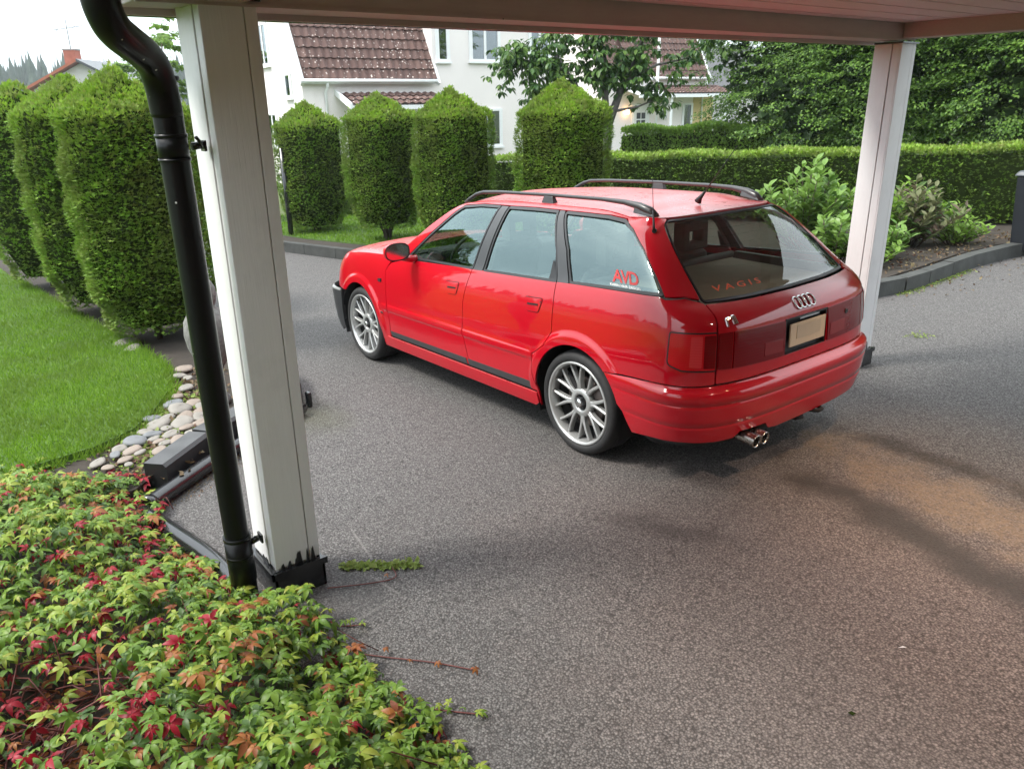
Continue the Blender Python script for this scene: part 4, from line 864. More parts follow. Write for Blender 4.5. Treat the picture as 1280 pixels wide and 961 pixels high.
# gutter along the front eave: half-round channel
g = MB(); n = 9; pr = [(.068 + .05 * math.cos(math.pi + math.pi * k / n), .05 * math.sin(math.pi + math.pi * k / n)) for k in range(n + 1)]; vs = []
for y in (-2.0, 2.93):
    for r_ in (1, .94):
        for px_, pz in pr: vs.append(np.array((.068 + (px_ - .068) * r_, y, 2.29 - .008 * y + pz * r_)) - CL)
m_ = n + 1; f = []
for k in range(n): f += [(k, k + 1, 2 * m_ + k + 1, 2 * m_ + k)[::-1], (m_ + k, m_ + k + 1, 3 * m_ + k + 1, 3 * m_ + k)]
f += [tuple(range(m_)) , tuple(range(2 * m_, 3 * m_))[::-1]]
g.add(vs, f, True); g.build('gutter', M['black_metal'], cp_)
def post(x0, x1, y0, y1, zb_, side):
    zt_ = 2.262; p = MB(); t = empty('post', None, None); t.parent = cp_
    cbox(MB(), (x0 + .012, y0 + .012, zb_ + .10), (x1, y1 - .012, zt_), 0).build('post_core', M['white_paint'], t)
    # facing boards on the sides that show: a wide one and a narrow corner one with a joint between
    cbox(MB(), (x0, y0 + .048, zb_ + .14), (x0 + .0115, y1, zt_ - .002), 0).build('post_board', M['white_paint'], t, bevel=.003)
    cbox(MB(), (x0 + .0015, y0, zb_ + .14), (x0 + .0115, y0 + .0445, zt_ - .002), 0).build('post_board', M['white_paint'], t, bevel=.003)
    cbox(MB(), (x0 + .0125, y1 - .0115, zb_ + .14), (x0 + .062, y1 - .0012, zt_ - .002), 0).build('post_board', M['white_paint'], t, bevel=.003)
    cbox(MB(), (x0 + .0655, y1 - .0115, zb_ + .14), (x1, y1 + .003, zt_ - .002), 0).build('post_board', M['white_paint'], t, bevel=.003)
    # black metal shoe with torn upper edge
    s = MB(); zf = zb_ - .03; q = .012
    for a, c in (((x0 - q, y0 - q, zf), (x0 - .002, y1 + q, zb_ + .135)), ((x0 - q, y1 + .0035, zf), (x1 + q, y1 + .0035 + q, zb_ + .135)), ((x1, y0 - q, zf), (x1 + q, y1 + q, zb_ + .13)), ((x0 - q, y0 - q, zf), (x1 + q, y0 - .002, zb_ + .13))): cbox(s, a, c, 0)
    s.build('post_shoe', M['black_metal'], t)
    s = MB(); cbox(s, (x0 - .022, y0 - .022, zb_ + .105), (x0 - .0125, y1 + .026, zb_ + .135), 0); cbox(s, (x0 - .022, y1 + .016, zb_ + .105), (x1 + .02, y1 + .026, zb_ + .135), 0); s.build('shoe_flange', M['black_metal'], t)
    for k in range(7):
        yy = y0 + .02 + (y1 - y0 - .05) * rng.random(); hh = rng.uniform(.012, .045) if rng.random() < .7 else .06; wv_ = rng.uniform(.012, .03)
        b = MB(); b.hexa([np.array(p) - CL for p in ((x0 - .0045, yy, zb_ + .13), (x0 - .0005, yy, zb_ + .13), (x0 - .0005, yy + wv_, zb_ + .13), (x0 - .0045, yy + wv_, zb_ + .13), (x0 - .004, yy + wv_ * .3, zb_ + .135 + hh), (x0 - .0005, yy + wv_ * .3, zb_ + .135 + hh), (x0 - .0005, yy + wv_ * .6, zb_ + .135 + hh * .8), (x0 - .004, yy + wv_ * .6, zb_ + .135 + hh * .8))]); b.build('torn_edge', M['black_trim'], t)
    for k in range(6):
        xx = x0 + .01 + .13 * rng.random(); hh = rng.uniform(.01, .03); b = MB(); b.hexa([np.array(p) - CL for p in ((xx, y1 + .0035, zb_ + .13), (xx + .02, y1 + .0035, zb_ + .13), (xx + .02, y1 + .007, zb_ + .13), (xx, y1 + .007, zb_ + .13), (xx + .007, y1 + .0035, zb_ + .135 + hh), (xx + .012, y1 + .0035, zb_ + .135 + hh), (xx + .012, y1 + .006, zb_ + .135 + hh), (xx + .007, y1 + .006, zb_ + .135 + hh))]); b.build('torn_edge', M['black_trim'], t)
    # dark strap at the head of the post
    cbox(MB(), (x0 - .012, y0 - .01, zt_ - .014), (x1, y1 + .012, zt_ - .003), 0).build('head_plate', M['black_metal'], t)
post(-.27, -.035, 2.552, 2.745, -.01, 1); post(-.27, -.085, -1.905, -1.715, .02, -1)
# ------------------------------------------------------------------ downpipe and the pipes on the ground
dp = empty('downpipe', 'black round downpipe with a swan neck strapped to the near white post', 'downpipe', (-.19, 2.855, float(gz(-.19, 2.855))))
DL = np.array(dp.location)
path = [(-.56, 3.08, 2.50), (-.53, 3.08, 2.35), (-.502, 3.078, 2.23), (-.487, 3.068, 2.172), (-.452, 3.042, 2.132), (-.385, 2.992, 2.104), (-.31, 2.940, 2.080), (-.258, 2.902, 2.044), (-.226, 2.882, 1.985), (-.213, 2.874, 1.90)]
def smooth_path(pts, k=5):
    pts = [np.array(p, float) for p in pts]; o = []
    for i in range(len(pts) - 1):
        p0, p1, p2, p3 = pts[max(i - 1, 0)], pts[i], pts[i + 1], pts[min(i + 2, len(pts) - 1)]
        for j in range(k):
            t = j / k; o.append(.5 * ((2 * p1) + (-p0 + p2) * t + (2 * p0 - 5 * p1 + 4 * p2 - p3) * t * t + (-p0 + 3 * p1 - 3 * p2 + p3) * t ** 3))
    o.append(pts[-1]); return o
MB().tube([np.array(p) - DL for p in smooth_path(path)], .0505, 24).build('swan_neck', M['pipe'], dp)
MB().tube([V3(-.215, 2.873, 1.93) - DL, V3(-.205, 2.865, .9) - DL, V3(-.195, 2.856, .02) - DL], .0475, 24, cap=False).build('pipe', M['pipe'], dp)
for z0, z1, r_ in ((2.02, 2.005, .0535), (1.84, 1.76, .0495), (1.765, 1.755, .052), (1.842, 1.832, .052), (.30, .10, .0525), (.31, .295, .054), (.225, .215, .054)): MB().tube([V3(-.214 + (1.9 - z0) * .01, 2.857 + .0085 * z0, z0) - DL, V3(-.214 + (1.9 - z1) * .01, 2.857 + .0085 * z1, z1) - DL], r_, 24).build('pipe_collar', M['pipe'], dp)
for z in (1.80, .265):
    b = MB(); b.tube([V3(-.21, 2.81, z) - DL, V3(-.20, 2.765, z + .003) - DL], .013, 8); b.obox(V3(-.20, 2.768, z) - DL, (.022, 0, 0), (0, .004, 0), (0, 0, .018)); b.tube([V3(-.235, 2.80, z + .03) - DL, V3(-.215, 2.77, z - .004) - DL], .006, 6); b.build('pipe_bracket', M['black_metal'], dp)
def gp(x, y, h): return (x, y, float(gz(x, y)) + h)
tag(MB().tube(smooth_path([gp(.93, 2.965, .05), gp(1.03, 2.845, .05), gp(1.30, 2.49, .05), gp(1.50, 2.17, .05), gp(1.76, 1.78, .05)], 3), .047, 16).build('drain_pipe', M['black_metal']), 'glossy black drain pipe lying at the foot of the black kerb', 'pipe')
dpk = tag(MB().tube(smooth_path([gp(-.17, 2.87, .045), gp(.15, 2.88, .045), gp(.50, 2.94, .045), gp(.86, 3.01, .045)], 3), .045, 16).build('drain_pipe', M['black_metal']), 'glossy black drain pipe running from the downpipe foot along the creeper edge', 'pipe')
b = MB().tube([gp(.918, 2.98, .05), gp(.945, 2.947, .05)], .052, 16).build('pipe_collar', M['black_metal'], bpy.data.objects['drain_pipe'])
b = MB(); b.box((0, 0, 0), (.05, .035, .11)); o_ = tag(b.build('rubber_block', M['black_metal'], None, (1.845, 1.66, float(gz(1.845, 1.66))), bevel=.01), 'small black rubber block at the corner of the kerb right of the near post', 'block')
# ------------------------------------------------------------------ unseen wall added behind the viewpoint to shade the near post, and lamps
wl = empty('shading_wall', 'added stained timber wall behind the viewpoint that darkens the near post', 'wall', (-4.0, -.8, 0))
for i in range(51):
    y = .2 * i
    MB().box((-.1, y, -.1), (.0 + .006 * (i % 2), y + .194, 4.6)).build('wall_board', M['timber_wall'], wl)  # boards of the added shading wall
wl2 = empty('garage_wall', 'stained timber back wall of the carport', 'wall', (-5.3, -1.9, 0))
for i in range(11):
    y = .2 * i
    MB().box((-.1, y, -.1), (.0 + .006 * (i % 2), y + .194, 2.5)).build('wall_board', M['timber_wall'], wl2)
# recessed warm ceiling lamp: it lights the ground behind the tailgate and glints in the rear window
cl_ = empty('ceiling_or_fill_lamp', 'warm recessed ceiling lamp of the carport above the ground behind the tailgate', 'lamp', (-1.55, -.35, 2.35))
MB().lathe([(.035, -.002), (.05, -.014), (.062, -.012), (.065, .0)], 24).build('lamp_ring', M['black_metal'], cl_); MB().lathe([(0, -.004), (.030, -.004), (.034, .0)], 20).build('bulb', M['bulb'], cl_)
ld = bpy.data.lights.new('lamp_light', 'SPOT'); ld.energy = 40; ld.spot_size = math.radians(62); ld.spot_blend = .8; ld.color = (1, .60, .30); ld.shadow_soft_size = .03; lo = bpy.data.objects.new('lamp_light', ld); COL.objects.link(lo); lo.parent = cl_; lo.location = (0, 0, -.02)
fill_lamp = empty('ceiling_or_fill_lamp', 'added warm fill lamp in the carport ceiling, out of view, nearer to the added shading wall', 'lamp', (-2.35, .55, 2.345))  # unseen fill lamp added to brighten the ground and ceiling
MB().lathe([(.035, -.002), (.05, -.014), (.062, -.012), (.065, .0)], 24).build('lamp_ring', M['black_metal'], fill_lamp); MB().lathe([(0, -.004), (.030, -.004), (.034, .0)], 20).build('bulb', M['bulb'], fill_lamp)
ld = bpy.data.lights.new('lamp_light', 'SPOT'); ld.energy = 105; ld.spot_size = math.radians(106); ld.spot_blend = 1.0; ld.color = (1, .75, .60); ld.shadow_soft_size = .05; lo = bpy.data.objects.new('lamp_light', ld); COL.objects.link(lo); lo.parent = fill_lamp; lo.location = (0, 0, -.02)
# unseen canopy added above the viewpoint to shade the near post
pq = empty('shade_canopy', 'added flat canopy above the viewpoint that shades the near post', 'canopy', (-3.9, 3.3, 2.75))
MB().box((0, 0, 0), (1.9, 4.5, .10)).build('shade_canopy_deck', M['beam'], pq)
for k in range(5): MB().box((0, .1 + 1.05 * k, -.12), (1.85, .18 + 1.05 * k, -.002)).build('shade_canopy_rafter', M['beam'], pq)
# ------------------------------------------------------------------ houses
def frame_rot(e1, e2): return Matrix([[e1[0], e2[0], 0], [e1[1], e2[1], 0], [0, 0, 1]])
E1, E2 = (-.0820, -.9966), (.9966, -.0820); HR = frame_rot(E1, E2)
def wbox(a, b, name, mat, par, bevel=0): return MB().box(a, b).build(name, mat, par, bevel=bevel)
def window(par, x0, x1, z0, z1, y=0., axis='x', mull=1, s=-1, hb=None, curtain=False):
    """a window set in a wall; axis x: wall in the y plane facing -y; axis y: wall in the x plane facing -x"""
    def bx(a0, a1, d0, d1, c0, c1):
        return ((a0, y + s * d1, c0), (a1, y + s * d0, c1)) if axis == 'x' else ((y + s * d1, a0, c0), (y + s * d0, a1, c1))
    fr = MB(); w_ = .07
    for a0, a1, c0, c1 in ((x0 - .05, x0 + w_, z0, z1), (x1 - w_, x1 + .05, z0, z1), (x0 + w_, x1 - w_, z1 - w_, z1), (x0 + w_, x1 - w_, z0, z0 + w_)): fr.box(*bx(a0, a1, .0, .05, c0, c1))
    for k in range(mull):
        c = x0 + (x1 - x0) * (k + 1) / (mull + 1); fr.box(*bx(c - .045, c + .045, .0, .04, z0 + w_, z1 - w_))
    f = fr.build('window', M['white_trim'], par)
    wbox(*bx(x0 + .02, x1 - .02, .002, .006, z0 + .02, z1 - .02), 'dark_room', M['dark_room'], f)
    if curtain: wbox(*bx(x0 + .1, x0 + .32 * (x1 - x0), .007, .012, z0 + .08, z1 - .08), 'curtain', M['curtain'], f)
    wbox(*bx(x0 + .03, x1 - .03, .022, .027, z0 + .03, z1 - .03), 'pane', M['house_glass'], f)
    wbox(*bx(x0 - .08, x1 + .08, .0, .10, z0 - .06, z0 - .003), 'sill', M['white_trim'], f); return f
TILE = None
def tile_mesh():
    wd, ln = .235, .37; xs = np.linspace(0, wd, 9); hz = [.045 * (.5 + .5 * math.cos(2 * math.pi * (x / wd) * 1.0)) ** 1.0 for x in xs]; vs = []
    for yy, dz in ((0, .045), (0, .022), (ln, .0)):
        for x, h in zip(xs, hz): vs.append((x, yy, h + dz))
    n = 9; f = [(i, i + 1, n + i + 1, n + i)[::-1] for i in range(8)] if False else [(n + i, n + i + 1, i + 1, i) for i in range(8)] + [(i, i + 1, 2 * n + i + 1, 2 * n + i) for i in range(8)]
    me = mesh_np('roof_tile', vs, faces=f); me.materials.append(M['tile']); return me
TILE = tile_mesh()
def tiled(par, x0, ncol, y0, z0, ang, nrow, expo=.33, sag=0):
    a = math.radians(ang)
    for r_ in range(nrow):
        for c in range(ncol):
            o_ = link('roof_tile', TILE, None, par); o_.location = (x0 + c * .235, y0 + math.cos(a) * expo * r_, z0 + math.sin(a) * expo * r_); o_.rotation_euler = (a, rng.uniform(-.012, .012), 0)
def gable(name, mat, par, x, y0, y1, z0, ze, zk, yk, zr, thick):
    ym = (y0 + y1) / 2; pr = [(y0, z0), (y1, z0), (y1, ze), (y1 - yk, zk), (ym, zr), (y0 + yk, zk), (y0, ze)]; b = MB()
    vs = [(x, y, z) for y, z in pr] + [(x + thick, y, z) for y, z in pr]; k = 7
    b.add(vs, [tuple(range(k))[::-1], tuple(range(k, 2 * k))] + [(i, (i + 1) % k, k + (i + 1) % k, k + i) for i in range(k)]); return b.build(name, mat, par)
h1 = empty('white_house', 'pinkish white house with steep brown tiled roof behind the hedge columns', 'house', (19.38, -6.085, 0), rot=HR)
gable('wall', M['render_wall'], h1, 0.0, 0, 8, -.6, 2.60, 5.9, 1.9, 7.0, 4.25)
wbox((4.252, .0, -.6), (9.25, 8, 6.9), 'wall', M['render_wall'], h1)
wbox((-.02, -.012, -.6), (9.27, -.001, -.25), 'plinth', M['plinth'], h1)
r1 = wbox((-.06, -.22, 2.50), (4.24, -.001, 2.56), 'roof', M['white_trim'], h1)
tiled(r1, 0.02, 18, -.20, 2.62, 60, 11)
wbox((0.0, .0, 2.5), (4.2, .01, 2.62), 'eave_board', M['white_trim'], r1)
def slopeboard(par, x0, x1, y0, z0, y1, z1, th, name, mat): MB().hexa([(x0, y0, z0), (x1, y0, z0), (x1, y1, z1), (x0, y1, z1), (x0, y0 - th * .86, z0 + th * .5), (x1, y0 - th * .86, z0 + th * .5), (x1, y1 - th * .86, z1 + th * .5), (x0, y1 - th * .86, z1 + th * .5)]).build(name, mat, par)
slopeboard(r1, -.10, .015, -.16, 2.45, 1.85, 5.95, .16, 'barge_board', M['white_trim']); slopeboard(r1, 4.262, 4.34, -.20, 2.45, 1.85, 5.95, .16, 'barge_board', M['white_trim'])
slopeboard(r1, .012, 4.24, -.09, 2.54, 1.86, 5.93, .02, 'roof_deck', M['tile'])
MB().hexa([(-.1, 1.8, 5.9), (4.25, 1.8, 5.9), (4.25, 4, 7.1), (-.1, 4, 7.1), (-.1, 1.8, 6.0), (4.25, 1.8, 6.0), (4.25, 4, 7.2), (-.1, 4, 7.2)]).build('upper_slope', M['tile'], r1)
MB().hexa([(-.1, 4.003, 7.1), (4.25, 4.003, 7.1), (4.25, 8.2, 5.0), (-.1, 8.2, 5.0), (-.1, 4.003, 7.2), (4.25, 4.003, 7.2), (4.25, 8.2, 5.1), (-.1, 8.2, 5.1)]).build('rear_slope', M['tile'], r1)
gt = MB().tube([(-.1, -.27, 2.585), (4.26, -.27, 2.585)], .055, 10).build('gutter', M['white_trim'], r1)
dpipe = MB().tube([(1.0 - .30, -.25, 2.56), (.70, -.18, 2.40), (.68, -.06, 2.28), (.68, -.06, -.2)], .04, 10).build('downspout', M['white_trim'], h1)
MB().box((0.0, -.035, -.2), (.34, -.0, 2.49)).build('corner_pilaster', M['render_wall'], h1)
window(h1, 4.42, 4.82, 3.16, 4.6, mull=0, curtain=True); window(h1, 5.62, 6.70, 3.18, 4.6, mull=1, curtain=True); window(h1, 6.10, 6.72, .55, 1.74, mull=0); window(h1, 7.9, 8.7, 3.18, 4.6, mull=1)
window(h1, 2.73, 3.68, 3.12, 4.35, axis='y'); window(h1, .88, 1.38, 2.15, 2.84, axis='y', mull=0); window(h1, 2.62, 3.58, .70, 1.72, axis='y'); window(h1, 5.3, 6.3, 3.12, 4.35, axis='y')
# porch roof in the corner
pr_ = MB().hexa([(1.05, -1.05, 1.86), (4.24, -1.05, 1.86), (4.24, -.001, 2.22), (1.05, -.001, 2.22), (1.05, -1.05, 1.90), (4.24, -1.05, 1.90), (4.24, -.001, 2.26), (1.05, -.001, 2.26)]).build('porch_roof', M['white_trim'], h1)
tiled(pr_, 1.06, 13, -1.08, 1.905, 19, 3, .34)
wbox((1.02, -1.12, 1.78), (4.24, -1.052, 1.90), 'fascia_board', M['white_trim'], pr_); MB().hexa([(.96, -1.15, 1.82), (1.04, -1.15, 1.82), (1.04, 0, 2.2), (.96, 0, 2.2), (.96, -1.15, 1.97), (1.04, -1.15, 1.97), (1.04, 0, 2.35), (.96, 0, 2.35)]).build('barge_board', M['white_trim'], pr_)
for x in (1.15, 3.3): wbox((x, -1.03, -.5), (x + .12, -.91, 1.78), 'porch_post', M['white_trim'], pr_)
MB().hexa([(4.2, -.2, 6.9), (9.4, -.2, 6.9), (9.4, 4, 9.2), (4.2, 4, 9.2), (4.2, -.2, 7.0), (9.4, -.2, 7.0), (9.4, 4, 9.3), (4.2, 4, 9.3)]).build('roof', M['tile'], h1)
MB().hexa([(4.2, 4.003, 9.2), (9.4, 4.003, 9.2), (9.4, 8.2, 6.9), (4.2, 8.2, 6.9), (4.2, 4.003, 9.3), (9.4, 4.003, 9.3), (9.4, 8.2, 7.0), (4.2, 8.2, 7.0)]).build('roof', M['tile'], h1)
# second house, further away on the right
h2 = empty('white_house', 'smaller looking white house with porch and lit door lamp beyond the cherry tree', 'house', (21.992, -22.066, 0), rot=HR)
gable('wall', M['render_wall'], h2, -1.2, 0, 8, -.6, 2.84, 6.0, 1.9, 7.1, 5.85)
r2 = wbox((-1.2, -.22, 2.76), (4.70, -.001, 2.82), 'roof', M['white_trim'], h2)
tiled(r2, -.10, 20, -.20, 2.86, 60, 10)
slopeboard(r2, 4.62, 4.74, -.16, 2.70, 1.85, 6.2, .16, 'barge_board', M['white_trim']); slopeboard(r2, -1.2, 4.6, -.09, 2.78, 1.86, 6.17, .02, 'roof_deck', M['tile'])
MB().hexa([(-1.3, 1.8, 6.15), (4.7, 1.8, 6.15), (4.7, 4, 7.3), (-1.3, 4, 7.3), (-1.3, 1.8, 6.25), (4.7, 1.8, 6.25), (4.7, 4, 7.4), (-1.3, 4, 7.4)]).build('upper_slope', M['tile'], r2)
MB().tube([(-1.2, -.27, 2.83), (4.75, -.27, 2.83)], .055, 10).build('gutter', M['white_trim'], r2); MB().tube([(4.45, -.25, 2.80), (4.45, -.06, 2.6), (4.45, -.06, 0)], .04, 8).build('downspout', M['white_trim'], h2)
pr2 = MB().hexa([(-.5, -1.25, 2.12), (5.45, -1.25, 2.12), (5.1, -.001, 2.42), (-.5, -.001, 2.42), (-.5, -1.25, 2.17), (5.45, -1.25, 2.17), (5.1, -.001, 2.47), (-.5, -.001, 2.47)]).build('porch_roof', M['white_trim'], h2)
tiled(pr2, 1.2, 17, -1.28, 2.175, 15, 4, .33)
wbox((-.5, -1.32, 2.03), (5.5, -1.252, 2.16), 'fascia_board', M['white_trim'], pr2)
for x in (1.35, 4.75): wbox((x, -1.2, -.5), (x + .15, -1.05, 2.03), 'porch_post', M['white_trim'], pr2)
d2 = wbox((.22, -.05, -.3), (1.22, -.001, 1.80), 'door_frame', M['white_trim'], h2); wbox((.30, -.075, -.3), (1.12, -.052, 1.72), 'door', M['white_trim'], d2)
for i in range(2):
    for j in range(3): wbox((.46 + .28 * i, -.085, .55 + .31 * j), (.68 + .28 * i, -.076, .80 + .31 * j), 'pane', M['house_glass'] if False else M['dark_room'], d2)
window(h2, 1.95, 2.30, 1.20, 1.80, mull=0); window(h2, 3.3, 3.85, .2, 1.78, mull=0)
wbox((3.92, -.02, -.5), (5.2, 3.5, 2.1), 'side_wing', M['yellow_wall'], h2)
lm = NM('warm_lamp_glow'); e_ = lm.N('ShaderNodeEmission', {'Color': (1, .55, .22, 1), 'Strength': 6.0}); lm.L(e_.outputs[0], lm.o.inputs[0]); M['glow'] = lm.m
b = MB(); b.lathe([(.0, -.10), (.07, -.09), (.10, .0), (.09, .06), (.03, .10), (0, .10)], 12, c=(-.12, -.12, 1.46)); tag(b.build('porch_lamp', M['glow'], h2))
# flagpole in front of the second house
tag(MB().tube([(0, 0, 0), (0, 0, 7.5)], [.075, .05], 12).build('flagpole', M['white_trim'], None, (21.2, -23.0, -.45)), 'tall white flagpole standing in front of the second house', 'flagpole')
# far house on the left with red roof
h3 = empty('far_house', 'distant grey house with orange red roof, brick chimney and television aerial', 'house', (70.6, -6.2, 0), rot=frame_rot((-.58, -.815), (.815, -.58)))
b = MB(); pr = [(0, 0, -1), (7, 0, -1), (7, 0, 3.7), (3.9, 0, 5.25), (0, 0, 3.4)]; vs = pr + [(x, 9, z) for x, y, z in pr]; b.add(vs, [(0, 1, 2, 3, 4), (9, 8, 7, 6, 5)] + [(i, 5 + i, 5 + (i + 1) % 5, (i + 1) % 5) for i in range(5)]); b.build('wall', M['far_wall'], h3)
MB().hexa([(-.5, -.6, 3.25), (3.9, -.6, 5.35), (3.9, 9.5, 5.35), (-.5, 9.5, 3.25), (-.5, -.6, 3.45), (3.9, -.6, 5.55), (3.9, 9.5, 5.55), (-.5, 9.5, 3.45)]).build('roof', M['red_roof'], h3)
MB().hexa([(3.905, -.6, 5.35), (7.4, -.6, 3.55), (7.4, 9.5, 3.55), (3.905, 9.5, 5.35), (3.905, -.6, 5.55), (7.4, -.6, 3.75), (7.4, 9.5, 3.75), (3.905, 9.5, 5.55)]).build('roof', M['satin_grey'], h3)
wbox((2.3, 1.0, 4.3), (3.2, 1.9, 6.25), 'chimney', M['brick'], h3); wbox((2.25, .95, 6.25), (3.25, 1.95, 6.35), 'chimney_cap', M['plinth'], h3)
b = MB(); b.tube([(2.75, 1.4, 6.3), (2.75, 1.4, 8.6)], .03, 6); b.tube([(1.5, 1.4, 7.7), (4.0, 1.4, 8.0)], .025, 6); b.tube([(2.0, 1.1, 7.55), (2.0, 1.7, 7.95)], .02, 6); b.tube([(3.3, 1.1, 7.75), (3.3, 1.7, 8.1)], .02, 6); b.build('aerial', M['satin_grey'], h3)
# house behind the right-hand trees
h4 = empty('far_house', 'pale house with dark gabled roof glimpsed between the second house and the trees', 'house', (38, -44, -.5), rot=frame_rot((-.58, -.815), (.815, -.58)))
b = MB(); b.box((-3, 0, -1), (6, 8, 3.4)); b.build('wall', M['far_wall'], h4); MB().hexa([(-3.4, -.5, 3.2), (6.4, -.5, 3.2), (6.4, 4, 6.2), (-3.4, 4, 6.2), (-3.4, -.5, 3.35), (6.4, -.5, 3.35), (6.4, 4, 6.35), (-3.4, 4, 6.35)]).build('roof', M['satin_grey'], h4)
wbox((-1.5, -1.6, 2.6), (1.6, 0, 4.6), 'dormer', M['white_trim'], h4)
# bin and black pole
bn = empty('wheelie_bin', 'dark blue-grey wheeled bin standing by the hedge at the right edge', 'bin', (.58, -7.42, float(gz(.58, -7.42))))
MB().hexa([(-.24, -.26, .06), (.24, -.26, .06), (.24, .22, .06), (-.24, .22, .06), (-.29, -.31, .95), (.29, -.31, .95), (.29, .29, .95), (-.29, .29, .95)]).build('bin_body', M['bin'], bn, bevel=.02)
MB().hexa([(-.32, -.34, .955), (.32, -.34, .955), (.32, .32, .955), (-.32, .32, .955), (-.28, -.30, 1.04), (.28, -.30, 1.02), (.28, .28, 1.02), (-.28, .28, 1.04)]).build('lid', M['bin_lid'], bn, bevel=.02)
for x in (-.2, .2): MB().tube([(x - .03, -.30, .10), (x + .03, -.30, .10)], .10, 16).build('wheel', M['tyre'], bn)
tag(MB().tube([(0, 0, 0), (0, 0, 1.55)], .045, 10).build('gate_post', M['black_metal'], None, (9.9, -1.52, float(gz(9.9, -1.52)) + .02)), 'slim black metal post between the near white post and the hedge columns', 'post')
# ------------------------------------------------------------------ foliage
def norm(a): return a / np.maximum(np.linalg.norm(a, axis=-1, keepdims=True), 1e-9)
T_LEAF = (np.array([(0, 0, 0), (.42, .42, .10), (0, 1, -.12), (-.42, .42, .10)]), np.array([(0, 1, 2), (0, 2, 3)]))
T_SPRAY = (np.array([(0, 0, 0), (.13, .30, .03), (.55, .72, -.02), (.20, .62, .05), (.05, 1., .0), (-.22, .60, .05), (-.55, .70, -.02), (-.13, .30, .03)]), np.array([(0, 1, 7), (1, 2, 3), (1, 3, 7), (3, 4, 5), (3, 5, 7), (5, 6, 7)]))
T_LONG = (np.array([(0, 0, 0), (.22, .30, .05), (.24, .62, .0), (0, 1, -.18), (-.24, .62, .0), (-.22, .30, .05), (0, .45, -.03)]), np.array([(0, 1, 6), (1, 2, 6), (2, 3, 6), (3, 4, 6), (4, 5, 6), (5, 0, 6)]))
T_BLADE = (np.array([(-.5, 0, 0), (.5, 0, 0), (.1, 1, .12)]), np.array([(0, 1, 2)]))
def leaves(name, pos, tip, nrm, size, tpl, mat, parent=None, wid=1.0, kind=None):
    tv, tf = tpl; n = len(pos); tip = norm(tip); xa = norm(np.cross(tip, nrm)); za = np.cross(xa, tip); size = np.broadcast_to(size, (n,))
    v = pos[:, None] + size[:, None, None] * (xa[:, None] * tv[None, :, :1] * wid + tip[:, None] * tv[None, :, 1:2] + za[:, None] * tv[None, :, 2:3])
    f = tf[None] + (np.arange(n) * len(tv))[:, None, None]
    o = link(name, mesh_np(name, v.reshape(-1, 3), tris=f.reshape(-1, 3)), mat, parent)
    if kind: o['kind'] = kind
    return o
M['thuja'] = leafmat('thuja_green', [(0.078, 0.168, 0.020), (0.146, 0.280, 0.029), (0.224, 0.403, 0.045), (0.168, 0.325, 0.034), (0.269, 0.448, 0.056), (0.190, 0.213, 0.056)], .5, .4, (3.0, (.16, .19, .05)))
M['thuja_lit_new'] = leafmat('thuja_fresh_skylit', [(0.147, 0.263, 0.023), (0.210, 0.357, 0.032), (0.273, 0.441, 0.042), (0.189, 0.326, 0.029), (0.252, 0.294, 0.063)], .5, .35, (5.0, (.20, .23, .08)))  # young growth; sky light on the tops is also put into the colour
M['thuja_dark'] = leafmat('hedge_green', [(0.05, 0.11, 0.016), (0.1, 0.19, 0.024), (0.16, 0.28, 0.036), (0.19, 0.31, 0.045)], .5, .25, (2.0, (.07, .08, .03)))
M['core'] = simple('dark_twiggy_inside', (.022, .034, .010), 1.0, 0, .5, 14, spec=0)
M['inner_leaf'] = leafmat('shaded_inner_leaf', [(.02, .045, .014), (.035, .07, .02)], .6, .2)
M['tree_leaf'] = leafmat('broad_green_leaf', [(0.035, 0.085, 0.016), (0.075, 0.16, 0.026), (0.13, 0.25, 0.04), (0.18, 0.31, 0.05)], .45, .35)
M['tree_leaf2'] = leafmat('fresh_green_leaf', [(0.09, 0.18, 0.025), (0.15, 0.27, 0.035), (0.22, 0.36, 0.055)], .45, .4)
M['privet_leaf'] = leafmat('privet_leaf', [(0.14, 0.26, 0.04), (0.2, 0.35, 0.05), (0.28, 0.43, 0.08)], .45, .4)
M['cherry_leaf'] = leafmat('cherry_leaf', [(0.032, 0.086, 0.025), (0.058, 0.134, 0.032), (0.100, 0.198, 0.043), (0.154, 0.252, 0.054)], .4, .35)
M['bush_leaf'] = leafmat('glossy_bush_leaf', [(.09, .19, .035), (.15, .27, .05), (.22, .34, .08)], .38, .35)
M['peony_leaf'] = leafmat('bronzed_peony_leaf', [(.05, .11, .03), (.09, .16, .04), (.13, .17, .06), (.14, .10, .07), (.17, .15, .11)], .5, .3)
M['grass'] = leafmat('lawn_grass', [(0.085, 0.185, 0.012), (0.14, 0.28, 0.018), (0.21, 0.37, 0.028), (0.16, 0.3, 0.022)], .5, .4, (1.6, (.13, .20, .03)))
M['moss'] = leafmat('yellow_green_weed', [(.16, .24, .04), (.24, .33, .07), (.30, .36, .12)], .6, .3)
M['litter'] = leafmat('dry_leaf_litter', [(.17, .12, .06), (.12, .06, .04), (.24, .20, .11), (.08, .045, .03)], .7, .2)
